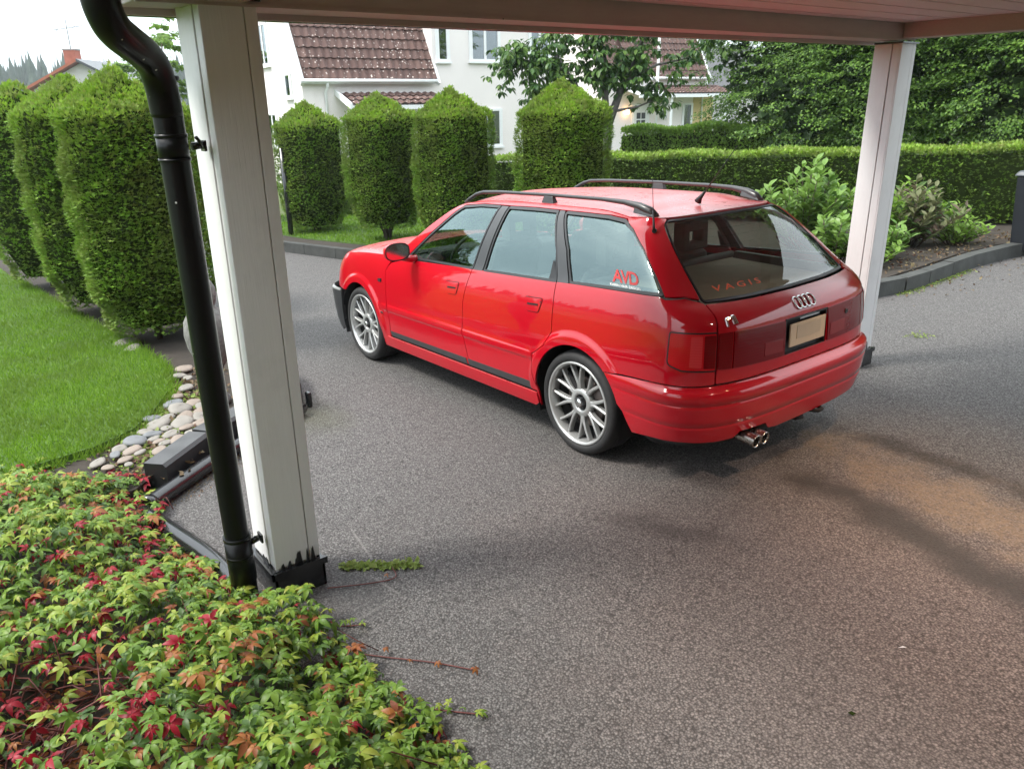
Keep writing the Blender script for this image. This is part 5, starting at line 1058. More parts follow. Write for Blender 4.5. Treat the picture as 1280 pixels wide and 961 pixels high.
def surf_boxcol(n, hw, H, z0, cap, round_=4.0):
    """points, outward normals on a column with rounded square plan and a pyramid cap"""
    th = rng.uniform(0, 2 * np.pi, n * 2); ca, sa = np.cos(th), np.sin(th); rr = (np.abs(ca) ** round_ + np.abs(sa) ** round_) ** (-1 / round_)
    keep = rng.random(n * 2) < rr / 1.42; th, ca, sa, rr = th[keep][:n], ca[keep][:n], sa[keep][:n], rr[keep][:n]; n = len(th)
    nx = np.sign(ca) * np.abs(ca * rr) ** (round_ - 1); ny = np.sign(sa) * np.abs(sa * rr) ** (round_ - 1)
    side_h = H - cap - z0; As = side_h; Ac = np.hypot(cap, hw) * .55; u = rng.random(n); top = u < Ac / (As + Ac)
    t = np.sqrt(rng.random(n)); z = np.where(top, H - cap * t, z0 + side_h * rng.random(n))
    lowt = np.clip((z0 + .45 - z) / .45, 0, 1) * .30; bul = .03 * np.sin(np.clip((z - z0) / side_h, 0, 1) * np.pi)
    rad = hw * np.where(top, t, 1 - lowt + bul); p = np.stack([ca * rr * rad, sa * rr * rad, z], 1)
    nn = np.stack([nx, ny, np.where(top, 1.0 * hw / cap, -lowt * 1.2)], 1); return p, norm(nn), top
tm_cache = {}
def topiary(x, y, hw, H, z0, cap, label, n=15000, size=.058, rot=0., proto=None, group='clipped hedge columns', trunkx=0):
    base = float(gz(x, y)) + .09; t = empty('hedge_column', label, 'hedge', (x, y, base), group); t.rotation_euler = (0, 0, rot)
    if proto is None:
        lump = lambda p, s=6.: .018 * np.sin(p[:, 0] * s + 1) * np.sin(p[:, 1] * s * 1.3) + .018 * np.sin(p[:, 2] * s * .9 + p[:, 0] * 4) + .022 * np.sin(p[:, 2] * 17 + p[:, 1] * 13 + 2 * p[:, 0])
        p, nn, top = surf_boxcol(n, hw, H, z0, cap); p = p + nn * (lump(p) * .8 + rng.normal(0, .011, len(p)) + np.where(rng.random(len(p)) < .02, rng.uniform(0, .05, len(p)), 0))[:, None]
        mixed = np.clip((p[:, 2] - (H - cap - .22)) / .42, 0, 1); top = rng.random(len(p)) < mixed * .85
        rd = norm(rng.normal(0, 1, p.shape)); tip = norm(nn * .62 + rd * .62 + V3(0, 0, .38)); fl = norm(nn + rd * .9)
        s_ = size * rng.uniform(.6, 1.35, len(p))
        a = leaves('foliage', p[~top] - nn[~top] * .02, tip[~top], fl[~top], s_[~top], T_SPRAY, M['thuja'], t, .85, 'stuff')
        tt = norm(tip[top] + V3(0, 0, .5)); b = leaves('fresh_lit_growth', p[top] - nn[top] * .02, tt, fl[top], s_[top] * 1.2, T_SPRAY, M['thuja_lit_new'], t, .75, 'stuff')
        # core
        k = 20; cv = []; zs = [z0 + .05, z0 + .45, H - cap, H - cap * .5, H - .06]; rs = [.62, .93, .93, .47, .03]
        for z, r_ in zip(zs, rs):
            for j in range(k):
                th = 2 * math.pi * j / k; q = (abs(math.cos(th)) ** 4 + abs(math.sin(th)) ** 4) ** -.25; cv.append((math.cos(th) * q * (hw * r_ - .03 if r_ > .1 else .01), math.sin(th) * q * (hw * r_ - .03 if r_ > .1 else .01), z))
        cf = [(i * k + j, i * k + (j + 1) % k, (i + 1) * k + (j + 1) % k, (i + 1) * k + j) for i in range(4) for j in range(k)] + [tuple(range(k))[::-1]]
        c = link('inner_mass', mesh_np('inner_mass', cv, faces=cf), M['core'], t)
        b2 = MB()
        for j in range(5):
            an = rng.uniform(0, 6.28); b2.tube([(0.02 * math.cos(an), .02 * math.sin(an), -.1), (.05 * math.cos(an), .05 * math.sin(an), .15), (.22 * math.cos(an), .22 * math.sin(an), z0 + .25)], [.035, .025, .012], 6)
        d = b2.build('trunk', M['bark'], t); t['_'] = 0; del t['_']
        return t
    for c in proto.children:
        q = c.copy(); COL.objects.link(q); q.parent = t
    return t
t1 = topiary(4.40, 2.02, .50, 2.30, .12, .36, 'nearest tall hedge column behind the downpipe, widest and closest to the lawn', 36000, .040)
t2 = topiary(6.0, 2.12, .54, 2.34, .12, .36, 'second hedge column of the left row, between the nearest one and the edge of the picture', 24000, .044)
t3 = topiary(8.2, 2.34, .54, 2.42, .14, .34, 'farthest hedge column of the left row, cut by the left edge of the photo', 14000, .050)
t4 = topiary(4.78, -3.24, .51, 2.24, .2, .42, 'hedge column with browned pyramid top right above the car roof, biggest of the right row', 30000, .041)
t5 = topiary(6.50, -2.68, .485, 2.24, .16, .40, 'hedge column just above the front of the car, third of the right row from the white post', 24000, .043)
t6 = topiary(8.0, -2.36, .50, 2.24, .26, .38, 'hedge column whose bare trunk shows above the small lawn patch', 21000, .045)
t7 = topiary(10.0, -2.05, .52, 2.22, .12, .42, 'hedge column nearest the white post, partly hidden behind its right neighbour', 15000, .050)
t8 = topiary(12.7, -1.75, .45, 1.35, .05, .12, 'low dark hedge clump behind the slim black post', 7000, .06, group='low hedge clumps')
# long back hedge
def hedge(name, label, A, B, wd, H, n, mat, newmat=None, size=.06, z0=.05, tpl=T_SPRAY, base=.1, lump=.03):
    A, B = np.array(A, float), np.array(B, float); L = np.linalg.norm(B - A); d = (B - A) / L; nr = V3(-d[1], d[0], 0)[:2]; t = empty(name, label, 'hedge', (*A, float(gz(*A)) + base))
    o = np.array(t.location); wgt = np.array([H, wd, H * .35]) ; wgt = wgt / wgt.sum(); k = rng.choice(3, n, p=wgt); s = rng.random(n) * L; h = rng.random(n) * (H - z0) + z0; q = rng.uniform(-.5, .5, n) * wd
    lat = np.where(k == 0, wd / 2, np.where(k == 2, -wd / 2, q)); z = np.where(k == 1, H, h); lat = lat + np.where(k == 0, 1, -1) * np.where(k == 1, 0, 1) * (lump * np.sin(s * 5.1) * np.sin(z * 6) + lump * .6 * np.sin(s * 13 + z * 9))
    z = z + np.where(k == 1, lump * .7 * np.sin(s * 4) + rng.normal(0, .012, n), 0)
    xy = A + s[:, None] * d + lat[:, None] * nr; p = np.column_stack([xy, gz(xy[:, 0], xy[:, 1]) + base + z]) - o
    nn = np.where((k == 1)[:, None], V3(0, 0, 1), np.where((k == 0)[:, None], V3(*nr, .1), V3(*-nr, .1))); rd = norm(rng.normal(0, 1, p.shape)); tip = norm(nn * .6 + rd * .65 + V3(0, 0, .3)); fl = norm(nn + rd * .9); p = p + nn * rng.normal(-.01, .02, n)[:, None]; s_ = size * rng.uniform(.6, 1.4, n)
    top = k == 1 if newmat else np.zeros(n, bool)
    leaves('foliage', p[~top], tip[~top], fl[~top], s_[~top], tpl, mat, t, .85, 'stuff')
    if newmat: leaves('fresh_lit_growth', p[top], tip[top], fl[top], s_[top] * 1.1, tpl, newmat, t, .8, 'stuff')
    b = MB(); m_ = max(2, int(L / 1.5)); w2 = wd / 2 - .05 - lump
    for i in range(m_):
        a0, a1 = A + d * L * i / m_, A + d * L * (i + 1) / m_; c = []
        for zz in (z0 + .05, H - .06 - lump):
            for pt, sg in ((a0, -1), (a1, -1), (a1, 1), (a0, 1)): r_ = pt + nr * sg * w2; c.append((r_[0] - o[0], r_[1] - o[1], float(gz(*r_)) + base + zz - o[2]))
        b.hexa(c)
    b.build('inner_mass', M['core'], t); return t
hedge('long_hedge', 'long clipped hedge running behind the car and the far white post', (13.2, -3.25), (.9, -9.75), .8, 1.08, 80000, M['thuja_dark'], M['thuja_lit_new'], .050)
hedge('privet_hedge', 'loose light green leafy hedge standing behind the long clipped hedge', (10.6, -10.3), (6.6, -13.2), 1.2, 1.52, 60000, M['privet_leaf'], None, .06, 0, T_LEAF, 0, .07)
# trees
def tube_tree(b, pts, r0, r1): b.tube(pts, list(np.linspace(r0, r1, len(pts))), 7)
def crown_tree(name, label, x, y, zg, blobs, n, size, mat, trunk_r=.12, tpl=T_LEAF, droop=.3, group=None, bark='bark', inner=.75, wid=1.0):
    t = empty(name, label, 'tree', (x, y, zg), group); b = MB(); bl = np.array(blobs, float); vol = bl[:, 3] * bl[:, 4] * bl[:, 5]; zc = bl[:, 2].mean()
    b.tube([(0, 0, -.1), (.03, .02, zc * .35), (0.0, 0, zc * .8)], [trunk_r, trunk_r * .8, trunk_r * .5], 9)
    for q in bl: b.tube([(0, 0, zc * .3), (q[0] * .5, q[1] * .5, zc * .3 + (q[2] - zc * .3) * .6), (q[0], q[1], q[2])], [trunk_r * .5, trunk_r * .35, .02], 6)
    b.build('trunk', M[bark], t); nc = max(60, n // 90); k = rng.choice(len(bl), nc, p=vol / vol.sum()); v = norm(rng.normal(0, 1, (nc, 3)) * [1, 1, .9]); rr = (inner + (1.04 - inner) * rng.random(nc)); rr = np.where(rng.random(nc) < .2, rr * .75, rr)
    bc = bl[k, :3] + v * rr[:, None] * bl[k, 3:6]; od = norm(v * [1, 1, .35] - V3(0, 0, droop * .8)); i = rng.integers(0, nc, n); L = rng.uniform(-.32, .42, n) * (.75 + .5 * rng.random(nc))[i]; sd = norm(np.cross(od, V3(0, 0, 1)))
    p = bc[i] + od[i] * L[:, None] + sd[i] * (rng.normal(0, .15, n) * (1.1 - np.abs(L)))[:, None] + rng.normal(0, .035, (n, 3)); rd = norm(rng.normal(0, 1, p.shape)); tip = norm(od[i] * .7 + sd[i] * rng.normal(0, .7, n)[:, None] - V3(0, 0, droop) + rd * .3); nn = norm(V3(0, 0, 1) + v[i] * .45 + rd * .45)
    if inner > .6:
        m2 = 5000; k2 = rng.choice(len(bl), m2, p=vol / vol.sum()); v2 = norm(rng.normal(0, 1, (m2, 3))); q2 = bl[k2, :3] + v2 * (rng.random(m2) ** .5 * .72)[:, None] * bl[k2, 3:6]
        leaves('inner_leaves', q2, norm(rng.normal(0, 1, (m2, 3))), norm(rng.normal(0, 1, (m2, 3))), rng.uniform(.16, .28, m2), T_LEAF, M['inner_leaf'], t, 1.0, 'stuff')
    leaves('crown', p, tip, nn, size * rng.uniform(.6, 1.3, n), tpl, mat, t, wid, 'stuff'); return t
# leafy trees behind the hedge on the right
crown_tree('leafy_tree', 'dense green broadleaf tree left of the far white post, its branches hanging to the hedge', 6.9, -13.2, -.25, [(0, 0, 3.6, 1.9, 1.9, 2.4), (-1.2, .6, 2.6, 1.5, 1.5, 1.9), (.8, -.3, 5.2, 1.9, 1.9, 1.9), (-.8, .7, 4.6, 1.8, 1.5, 1.9), (1.5, .9, 2.7, 1.2, 1.2, 1.5), (.2, 1.5, 2.0, 1.3, 1.0, 1.1)], 125000, .058, M['tree_leaf'], .14, group='trees behind the right hedge')
crown_tree('leafy_tree', 'broad dark green tree directly behind the far white post', 4.6, -13.4, -.2, [(0, 0, 3.4, 2.0, 1.8, 2.5), (-1.3, .2, 2.5, 1.5, 1.5, 1.8), (.9, .9, 2.3, 1.5, 1.2, 1.5), (0, 0, 5.4, 2, 2, 1.9), (.3, 1.3, 3.9, 1.4, 1.1, 1.5)], 115000, .057, M['tree_leaf'], .16, group='trees behind the right hedge')
crown_tree('leafy_tree', 'dark broadleaf tree right of the far white post above the wheelie bin', 2.0, -13.2, -.1, [(0, 0, 3.3, 2.0, 1.8, 2.5), (-1.5, .3, 2.4, 1.7, 1.5, 1.9), (.9, .9, 2.2, 1.3, 1.1, 1.5), (0, 0, 5.4, 2, 2, 1.9), (-.6, 1.4, 3.4, 1.5, 1.0, 1.6)], 115000, .057, M['tree_leaf'], .16, group='trees behind the right hedge')
crown_tree('birch_tree', 'light feathery tree at the left end of the leafy trees beside the second house', 9.5, -15.2, -.3, [(0, 0, 4.2, 1.3, 1.3, 2.2), (-.9, .2, 3.2, 1.2, 1.1, 1.6), (-1.2, .5, 2.0, 1.0, 1.0, 1.0), (-.2, -.2, 5.8, 1.3, 1.3, 1.5)], 22000, .058, M['tree_leaf2'], .09, inner=.4)
crown_tree('leafy_tree', 'dark tree closing the view at the far right behind the bin', -1.0, -13.6, 0, [(0, 0, 3.2, 2.1, 1.6, 2.6), (.5, .8, 1.8, 1.8, 1.0, 1.4), (0, 0, 5.2, 2, 1.8, 1.8)], 65000, .06, M['tree_leaf'], .16, group='trees behind the right hedge')
crown_tree('garden_tree', 'pale green tree top showing between the downpipe and the near white post', 31.2, -5.2, -.45, [(0, 0, 3.9, 1.6, 1.6, 1.5), (-.3, -.4, 5.0, 1.0, 1.0, 1.2), (.4, .6, 3.0, 1.7, 1.6, 1.4)], 5000, .16, M['tree_leaf2'], .12, inner=.3)
# cherry tree in front of the houses
ct = empty('cherry_tree', 'cherry tree with grey limbs and long drooping leaves behind the hedge column above the car', 'tree', (9.95, -9.05, -.38))
b = MB(); limbs = []
def limb(p0, p1, r0, r1, bend=(0, 0, 0)):
    p0, p1 = V3(*p0), V3(*p1); m = (p0 + p1) / 2 + V3(*bend); b.tube([p0, m, p1], [r0, (r0 + r1) / 2, r1], 8); limbs.append((m, p1))
limb((0, 0, -.1), (.05, -.05, 1.75), .15, .12); limb((.05, -.05, 1.7), (-.35, -.55, 3.3), .10, .05, (.05, -.05, .1)); limb((.05, -.05, 1.7), (.15, .0, 3.4), .09, .05); limb((.05, -.05, 1.75), (.75, .85, 3.25), .075, .04, (-.05, -.05, -.15)); limb((.6, .65, 2.9), (1.35, 1.6, 3.2), .04, .015, (0, 0, .05)); limb((.35, .4, 2.35), (1.0, 1.15, 2.45), .03, .012)
limb((-.2, -.35, 2.7), (-.95, -1.45, 3.15), .04, .015, (0, 0, .1)); limb((-.1, -.2, 2.1), (-.65, -.95, 2.35), .03, .01, (0, 0, -.05)); limb((.1, -.02, 2.5), (.5, .3, 4.4), .05, .02); limb((-.35, -.55, 3.3), (-.6, -1.0, 4.6), .05, .02)
b.build('trunk', M['bark_grey'], ct); tips = []
for m, e in limbs[1:]:
    for k in range(34 if e[1] > -.6 or e[2] > 4 else 13):
        t = rng.random() ** .6 * 1.1; c = m + (e - m) * t + rng.normal(0, .20, 3); tips.append(c)
ex = [(1.35, 1.6, 3.2), (1.5, 1.75, 3.0), (1.0, 1.15, 2.45), (.9, 1.05, 2.5), (-1.0, -1.5, 3.2), (-.65, -.95, 2.4), (1.2, 1.3, 3.3), (.9, 1.2, 2.9), (.0, .2, 3.0), (-.3, -.2, 2.9), (.4, .3, 3.5), (-.1, -.4, 3.6), (.2, .1, 3.9), (-.5, -.6, 3.7), (.7, .6, 3.7), (1.0, 1.0, 3.6), (.3, .35, 3.15), (-.15, -.45, 3.05), (.05, .0, 2.75), (.75, .95, 3.0), (-.35, -.65, 2.75), (-1.3, -1.8, 3.5)]
tips = np.array(tips + [V3(*e) + rng.normal(0, .20, 3) for e in ex for _ in range(20)]); n = len(tips) * 9; c = np.repeat(tips, 9, 0); out_ = norm(rng.normal(0, 1, (n, 3)) * [1, 1, .35]); p = c + out_ * .04
leaves('crown', p, norm(out_ * .8 - V3(0, 0, .75) * rng.uniform(.3, 1.3, (n, 1))), norm(V3(0, 0, 1) + out_ * .8 + rng.normal(0, .2, (n, 3))), rng.uniform(.10, .19, n), T_LONG, M['cherry_leaf'], ct, 1.0, 'stuff')
# shrubs
def stems_shrub(name, label, x, y, stems, mat, size, H, spread, tpl=T_LONG, per=22, wid=1.3, droop=.25, cat='shrub', singles=80):
    t = empty(name, label, cat, (x, y, float(gz(x, y)) + .12)); b = MB(); P_, O_ = [], []
    for k in range(stems):
        an = rng.uniform(0, 2 * np.pi); r_ = spread * rng.random() ** .6; h = H * rng.uniform(.6, 1.0) * (1 - .35 * (r_ / spread) ** 2); q = [(.12 * math.cos(an) * r_, .12 * math.sin(an) * r_, -.05), (.5 * r_ * math.cos(an), .5 * r_ * math.sin(an), h * .5), (r_ * math.cos(an), r_ * math.sin(an), h)]; b.tube(q, [.009, .007, .004], 5)
        q = [V3(*a) for a in q]
        for j in range(per):
            tt = .25 + .75 * (j + rng.random()) / per; c = (q[0] * (1 - tt) ** 2 + 2 * q[1] * tt * (1 - tt) + q[2] * tt * tt); a2 = j * 2.4 + rng.uniform(-.4, .4); P_.append(c); O_.append((math.cos(a2), math.sin(a2), .55 - .5 * droop + .5 * tt))
    b.build('stems', M['bark'], t); P_, O_ = np.array(P_), norm(np.array(O_)); n = len(P_); nn = norm(V3(0, 0, 1) + rng.normal(0, .35, (n, 3)) - .3 * O_); s_ = size * rng.uniform(.7, 1.3, n)
    w0 = P_ + np.array(t.location); d = np.linalg.norm(w0 - CAM, axis=1) - .6 * (P_[:, 2]); o = np.argsort(d); a, r_ = o[:singles], o[singles:]
    for i in a: leaves('leaf', P_[i:i + 1], O_[i:i + 1], nn[i:i + 1], s_[i:i + 1], tpl, mat, t, wid)
    leaves('leaf_mass', P_[r_], O_[r_], nn[r_], s_[r_], tpl, mat, t, wid, 'stuff'); return t
stems_shrub('laurel_shrub', 'light green shrub with long glossy leaves right behind the rear window', 2.55, -5.35, 34, M['bush_leaf'], .15, 1.16, .62, per=24, wid=.85, singles=170)
stems_shrub('laurel_shrub', 'lower part of the light green planting beside the kerb behind the tailgate', 1.75, -4.75, 18, M['bush_leaf'], .14, .65, .45, per=16, wid=.95, singles=80)
stems_shrub('peony_plant', 'bronzed peony with narrow leaves between the far white post and the bin', 1.72, -6.45, 40, M['peony_leaf'], .13, .82, .62, per=24, wid=.7, singles=120)
stems_shrub('peony_plant', 'green leafy perennial close to the right side of the far white post', 1.95, -5.85, 30, M['tree_leaf2'], .13, .80, .45, per=20, wid=.7, singles=60)
stems_shrub('laurel_shrub', 'tall green leafy shrub against the long hedge just left of the far white post', 2.9, -6.4, 26, M['tree_leaf2'], .13, .95, .5, per=22, wid=.9, singles=40)
stems_shrub('peony_plant', 'dark green leafy plant between the long hedge and the bronzed peony', 2.1, -7.1, 30, M['privet_leaf'], .12, .80, .55, per=22, wid=.8, singles=40)
stems_shrub('perennial_clump', 'low green perennial clump at the kerb between the far white post and the bronzed peony', 1.45, -5.45, 22, M['bush_leaf'], .11, .42, .38, per=14, wid=.8, singles=40, cat='plant')
stems_shrub('perennial_clump', 'low dark leafy clump by the kerb, halfway between far white post and bin', 1.35, -6.9, 22, M['privet_leaf'], .09, .36, .42, per=14, wid=.9, singles=20, cat='plant')
stems_shrub('perennial_clump', 'small green clump at the kerb right beside the far white post', 1.35, -4.95, 18, M['tree_leaf2'], .10, .36, .34, per=12, wid=.9, singles=20, cat='plant')
stems_shrub('perennial_clump', 'low leafy clump at the foot of the long hedge left of the bin', 1.7, -7.6, 24, M['tree_leaf2'], .10, .45, .5, per=14, wid=.9, singles=20, cat='plant')
# creeper with five-fingered leaves
cols = {'creeper_green': [(.095, .185, .026), (.14, .25, .032), (.19, .30, .045)], 'creeper_lime': [(.22, .33, .035), (.28, .37, .05), (.33, .35, .06)], 'creeper_dark': [(.05, .11, .025), (.08, .15, .03)], 'creeper_red': [(.26, .010, .022), (.38, .018, .035), (.18, .008, .018)], 'creeper_rust': [(.30, .09, .03), (.36, .14, .04), (.22, .07, .04)]}
for k, v in cols.items(): M[k] = leafmat(k, v, .42, .35)
def palm_leaf(seed):
    r = np.random.default_rng(seed); vs, fs = [], []
    for k, a in enumerate((-118, -60, 0, 60, 118)):
        a = math.radians(a + r.uniform(-9, 9)); L = (.62, .88, 1.0, .86, .6)[k] * r.uniform(.9, 1.1); wd = .215 * L * r.uniform(.9, 1.15); b0 = len(vs); dx, dy = math.sin(a), math.cos(a); nx, ny = dy, -dx; dr = r.uniform(.25, .75)
        for t, w_ in ((0.04, .0), (.25, .75), (.52, 1.0), (.78, .62), (1.0, .0)):
            zc = -dr * L * t * t + .05 * math.sin(math.pi * t)
            for sg in ((-1, 0, 1) if w_ else (0,)): vs.append((dx * L * t + nx * sg * wd * w_, dy * L * t + ny * sg * wd * w_, zc - abs(sg) * -.055 * w_ + r.uniform(-.006, .006)))
        i = b0; fs += [(i, i + 1, i + 2), (i, i + 2, i + 3)]
        for q in (1, 4): fs += [(i + q, i + q + 3, i + q + 4, i + q + 1), (i + q + 1, i + q + 4, i + q + 5, i + q + 2)]
        fs += [(i + 7, i + 10, i + 8), (i + 8, i + 10, i + 9)]
    return np.array(vs), fs
BORD = np.array([(1.95, 3.35), (1.55, 3.12), (1.22, 2.90), (1.02, 2.88), (.55, 2.98), (.15, 2.92), (-.12, 2.90), (-.30, 2.83), (-.44, 2.70), (-.80, 2.69), (-1.15, 2.66), (-1.62, 2.60), (-2.4, 2.45), (-3.6, 2.3), (-3.6, 5.2), (1.9, 5.2)])
cr = empty('virginia_creeper', 'low mass of green and red five-fingered creeper leaves filling the bed at the lower left', 'creeper', (-.6, 3.4, float(gz(-.6, 3.4))))
CO = np.array(cr.location); n = 25000; xy = np.column_stack([rng.uniform(-3.6, 1.95, n), rng.uniform(2.3, 5.2, n)]); xy = xy[inside(xy, BORD)]; dist = distpoly(xy, BORD); edge_keep = dist > .0
hcan = .09 + .29 * sstep(0, .60, dist) + .05 * np.sin(xy[:, 0] * 3.3) * np.sin(xy[:, 1] * 4.1) + .03 * np.sin(xy[:, 0] * 9 + xy[:, 1] * 7)
hcan *= (1 - .15 * sstep(.3, 1.6, xy[:, 0]))
lev = rng.random(len(xy)); z = hcan * (1 - .62 * lev ** 2.0) + rng.normal(0, .012, len(xy)); bare = np.exp(-(((xy[:, 0] + .78) / .34) ** 2 + ((xy[:, 1] - 3.60) / .25) ** 2)); keep = rng.random(len(xy)) > bare * .97
xy, z, lev, dist, bare = xy[keep], z[keep], lev[keep], dist[keep], bare[keep]
W_ = np.column_stack([xy, gz(xy[:, 0], xy[:, 1]) + z]); n = len(W_)
clump = np.sin(xy[:, 0] * 5.3 + 1) * np.sin(xy[:, 1] * 6.1) + .5 * np.sin(xy[:, 0] * 11 + xy[:, 1] * 8); rv = rng.random(n)
redp = .035 + .12 * (clump > .75) + .34 * bare + .10 * (lev > .6) + .22 * (dist < .28) * (xy[:, 0] > -.1); kind_ = np.where(rv < redp, 3, np.where(rv < redp + .07, 4, np.where(rv < redp + .07 + .26 - .1 * (xy[:, 0] < -.8), 1, np.where((lev > .62) | (rv > .93), 2, 0))))
kn = ['creeper_green', 'creeper_lime', 'creeper_dark', 'creeper_red', 'creeper_rust']
PL = [palm_leaf(s) for s in range(9)]; size = rng.uniform(.026, .056, n) * (1 - .15 * (kind_ == 3)); yaw = rng.uniform(0, 2 * np.pi, n) ; tx, ty = rng.normal(0, .30, n), rng.normal(0, .30, n)
# leaves lean outwards at the rim of the bed
near = np.linalg.norm(W_ - CAM, axis=1) + lev * .8; infr = (W_ - CAM) @ c_f; px_ = 640 + 962 * ((W_ - CAM) @ c_r) / infr; py_ = 480 - 962 * ((W_ - CAM) @ c_u) / infr
near = np.where((px_ < -20) | (py_ > 985) | (infr < .3), 99, near); order = np.argsort(near)[:300]; single = np.zeros(n, bool); single[order] = True
LM = {}
def leafmesh(i, k):
    if (i, k) not in LM:
        v, f = PL[i]; me = mesh_np('leaf', v, faces=f, smooth=True); me.materials.append(M[kn[k]]); LM[(i, k)] = me
    return LM[(i, k)]
for i in np.where(single)[0]:
    o_ = link('leaf', leafmesh(i % 9, int(kind_[i])), None, cr); o_.location = W_[i] - CO; o_.scale = (size[i],) * 3; o_.rotation_euler = (tx[i], ty[i], yaw[i])
for k in range(5):
    vs, fs, b0 = [], [], 0
    for i in np.where(~single & (kind_ == k))[0]:
        v, f = PL[i % 9]; R_ = np.array(Matrix.Rotation(yaw[i], 3, 'Z') @ Matrix.Rotation(ty[i], 3, 'Y') @ Matrix.Rotation(tx[i], 3, 'X')); vs.append((v * size[i]) @ R_.T + W_[i] - CO); fs += [tuple(q + b0 for q in g_) for g_ in f]; b0 += len(v)
    if vs: o_ = link('leaf_mass', mesh_np('leaf_mass', np.concatenate(vs), faces=fs, smooth=True), M[kn[k]], cr); o_['kind'] = 'stuff'
# stems under the leaves
b = MB()
for i in rng.choice(n, 420, replace=False):
    p = W_[i] - CO; q = p + V3(rng.normal(0, .12), rng.normal(0, .12), -z[i] + .02); b.tube([p, (p + q) / 2 + rng.normal(0, .02, 3), q], [.0018, .0024, .003], 4)
for _ in range(170):
    x_, y_ = rng.normal(-.80, .30), rng.normal(3.62, .22); a = rng.uniform(0, 6.28); L = rng.uniform(.15, .4); z_ = float(gz(x_, y_)) + rng.uniform(.09, .22); b.tube([V3(x_, y_, z_) - CO, V3(x_ + L * .5 * math.cos(a), y_ + L * .5 * math.sin(a), z_ + rng.uniform(0, .05)) - CO, V3(x_ + L * math.cos(a), y_ + L * math.sin(a), z_ - .02) - CO], .003, 4)
M['stem'] = simple('reddish_creeper_stem', (.14, .035, .03), .6, 0, .4, 20); o_ = b.build('stems', M['stem'], cr); o_['kind'] = 'stuff'
m_ = 500; x_ = rng.normal(-.8, .42, m_); y_ = rng.normal(3.62, .32, m_); p = np.column_stack([x_, y_, gz(x_, y_) + .085 + rng.random(m_) * .03]) - CO; leaves('leaf_litter', p, norm(rng.normal(0, 1, (m_, 3)) * [1, 1, .2]), norm(V3(0, 0, 1) + rng.normal(0, .4, (m_, 3))), rng.uniform(.03, .06, m_), T_LONG, M['creeper_rust'], cr, 1.3, 'stuff')
# runners over the asphalt
def runner(label, pts, nl, cols_, sz):
    t = empty('creeper_runner', label, 'creeper runner', (*pts[0], float(gz(*pts[0])))); o = np.array(t.location); P_ = smooth_path([gp(x, y, .008) for x, y in pts], 6); MB().tube([q - o for q in P_], .0028, 5).build('stem', M['stem'], t)
    for k in range(nl):
        q = P_[int(len(P_) * (k + .5) / nl)] - o; c = leafmesh(k % 9, cols_[k % len(cols_)]); l_ = link('leaf', c, None, t); l_.location = q + V3(rng.normal(0, .015), rng.normal(0, .015), .018); l_.scale = (sz * rng.uniform(.7, 1.2),) * 3; l_.rotation_euler = (rng.normal(0, .3), rng.normal(0, .3), rng.uniform(0, 6))
runner('reddish bare creeper runner with shrivelled leaves lying on the asphalt', [(-.80, 2.66), (-.90, 2.58), (-1.03, 2.47), (-1.16, 2.38)], 5, [4], .022)
runner('short green creeper shoot reaching onto the asphalt near the bottom edge', [(-1.15, 2.66), (-1.26, 2.57), (-1.36, 2.48)], 9, [0, 1], .028)
runner('thin creeper shoot curling up beside the foot of the near post', [(-.55, 2.70), (-.62, 2.62), (-.66, 2.56)], 7, [0, 1], .024)
runner('thin red creeper stem crossing the asphalt joint', [(-.33, 2.56), (-.42, 2.40), (-.45, 2.30), (-.37, 2.27)], 1, [4], .015)
# lawn blades
def grass(name, label, pts, n, h0, h1, wd, mat, dz):
    p = np.array(pts, float); lo, hi = p.min(0), p.max(0); q = rng.uniform(lo, hi, (n * 6, 2)); 
    dd = np.hypot(q[:, 0] - CAM[0], q[:, 1] - CAM[1]); q = q[rng.random(len(q)) < np.clip((6.0 / dd) ** 1.5, .04, 1)]; q = q[inside(q, p)][:n]; m_ = len(q)
    pos = np.column_stack([q, gz(q[:, 0], q[:, 1]) + dz]); tip = norm(rng.normal(0, .55, (m_, 3)) + V3(.0, 0, 1.1)); dd = np.hypot(q[:, 0] - CAM[0], q[:, 1] - CAM[1])
    sz = rng.uniform(h0, h1, m_); tv = T_BLADE; o = leaves(name, pos, tip, norm(rng.normal(0, 1, (m_, 3))), sz, tv, mat, None, wid=wd, kind='stuff'); o['label'] = label; return o
grass('grass', 'short bright green lawn grass left of the driveway', LAWN[:9] + [(1.65, 5.2), (4, 7.5), (16, 7.5), (16, 3.0)], 230000, .030, .062, .13, M['grass'], .12)
grass('grass', 'patch of lawn behind the hedge column with bare trunk', [(4.9, -2.5), (7.75, -1.85), (9.3, -1.5), (13, -1.2), (13.4, -6), (9.5, -5.2), (6.5, -6.0)], 26000, .04, .08, .25, M['grass'], .13)
_e = LAWN[:10]; _pts = []
for a_, b_ in zip(_e[:-1], _e[1:]):
    L_ = math.dist(a_, b_); k_ = int(L_ * 900); t_ = rng.random(k_)[:, None]; _pts.append(np.array(a_) + (np.array(b_) - np.array(a_)) * t_ + rng.normal(0, .035, (k_, 2)))
_pts = np.concatenate(_pts); k_ = len(_pts); P_ = np.column_stack([_pts, gz(_pts[:, 0], _pts[:, 1]) + .085]); o = leaves('grass', P_, norm(rng.normal(0, .6, (k_, 3)) + V3(0, -.2, 1)), norm(rng.normal(0, 1, (k_, 3))), rng.uniform(.05, .095, k_), T_BLADE, M['grass'], None, .10, 'stuff'); o['label'] = 'longer ragged grass along the edge of the lawn'
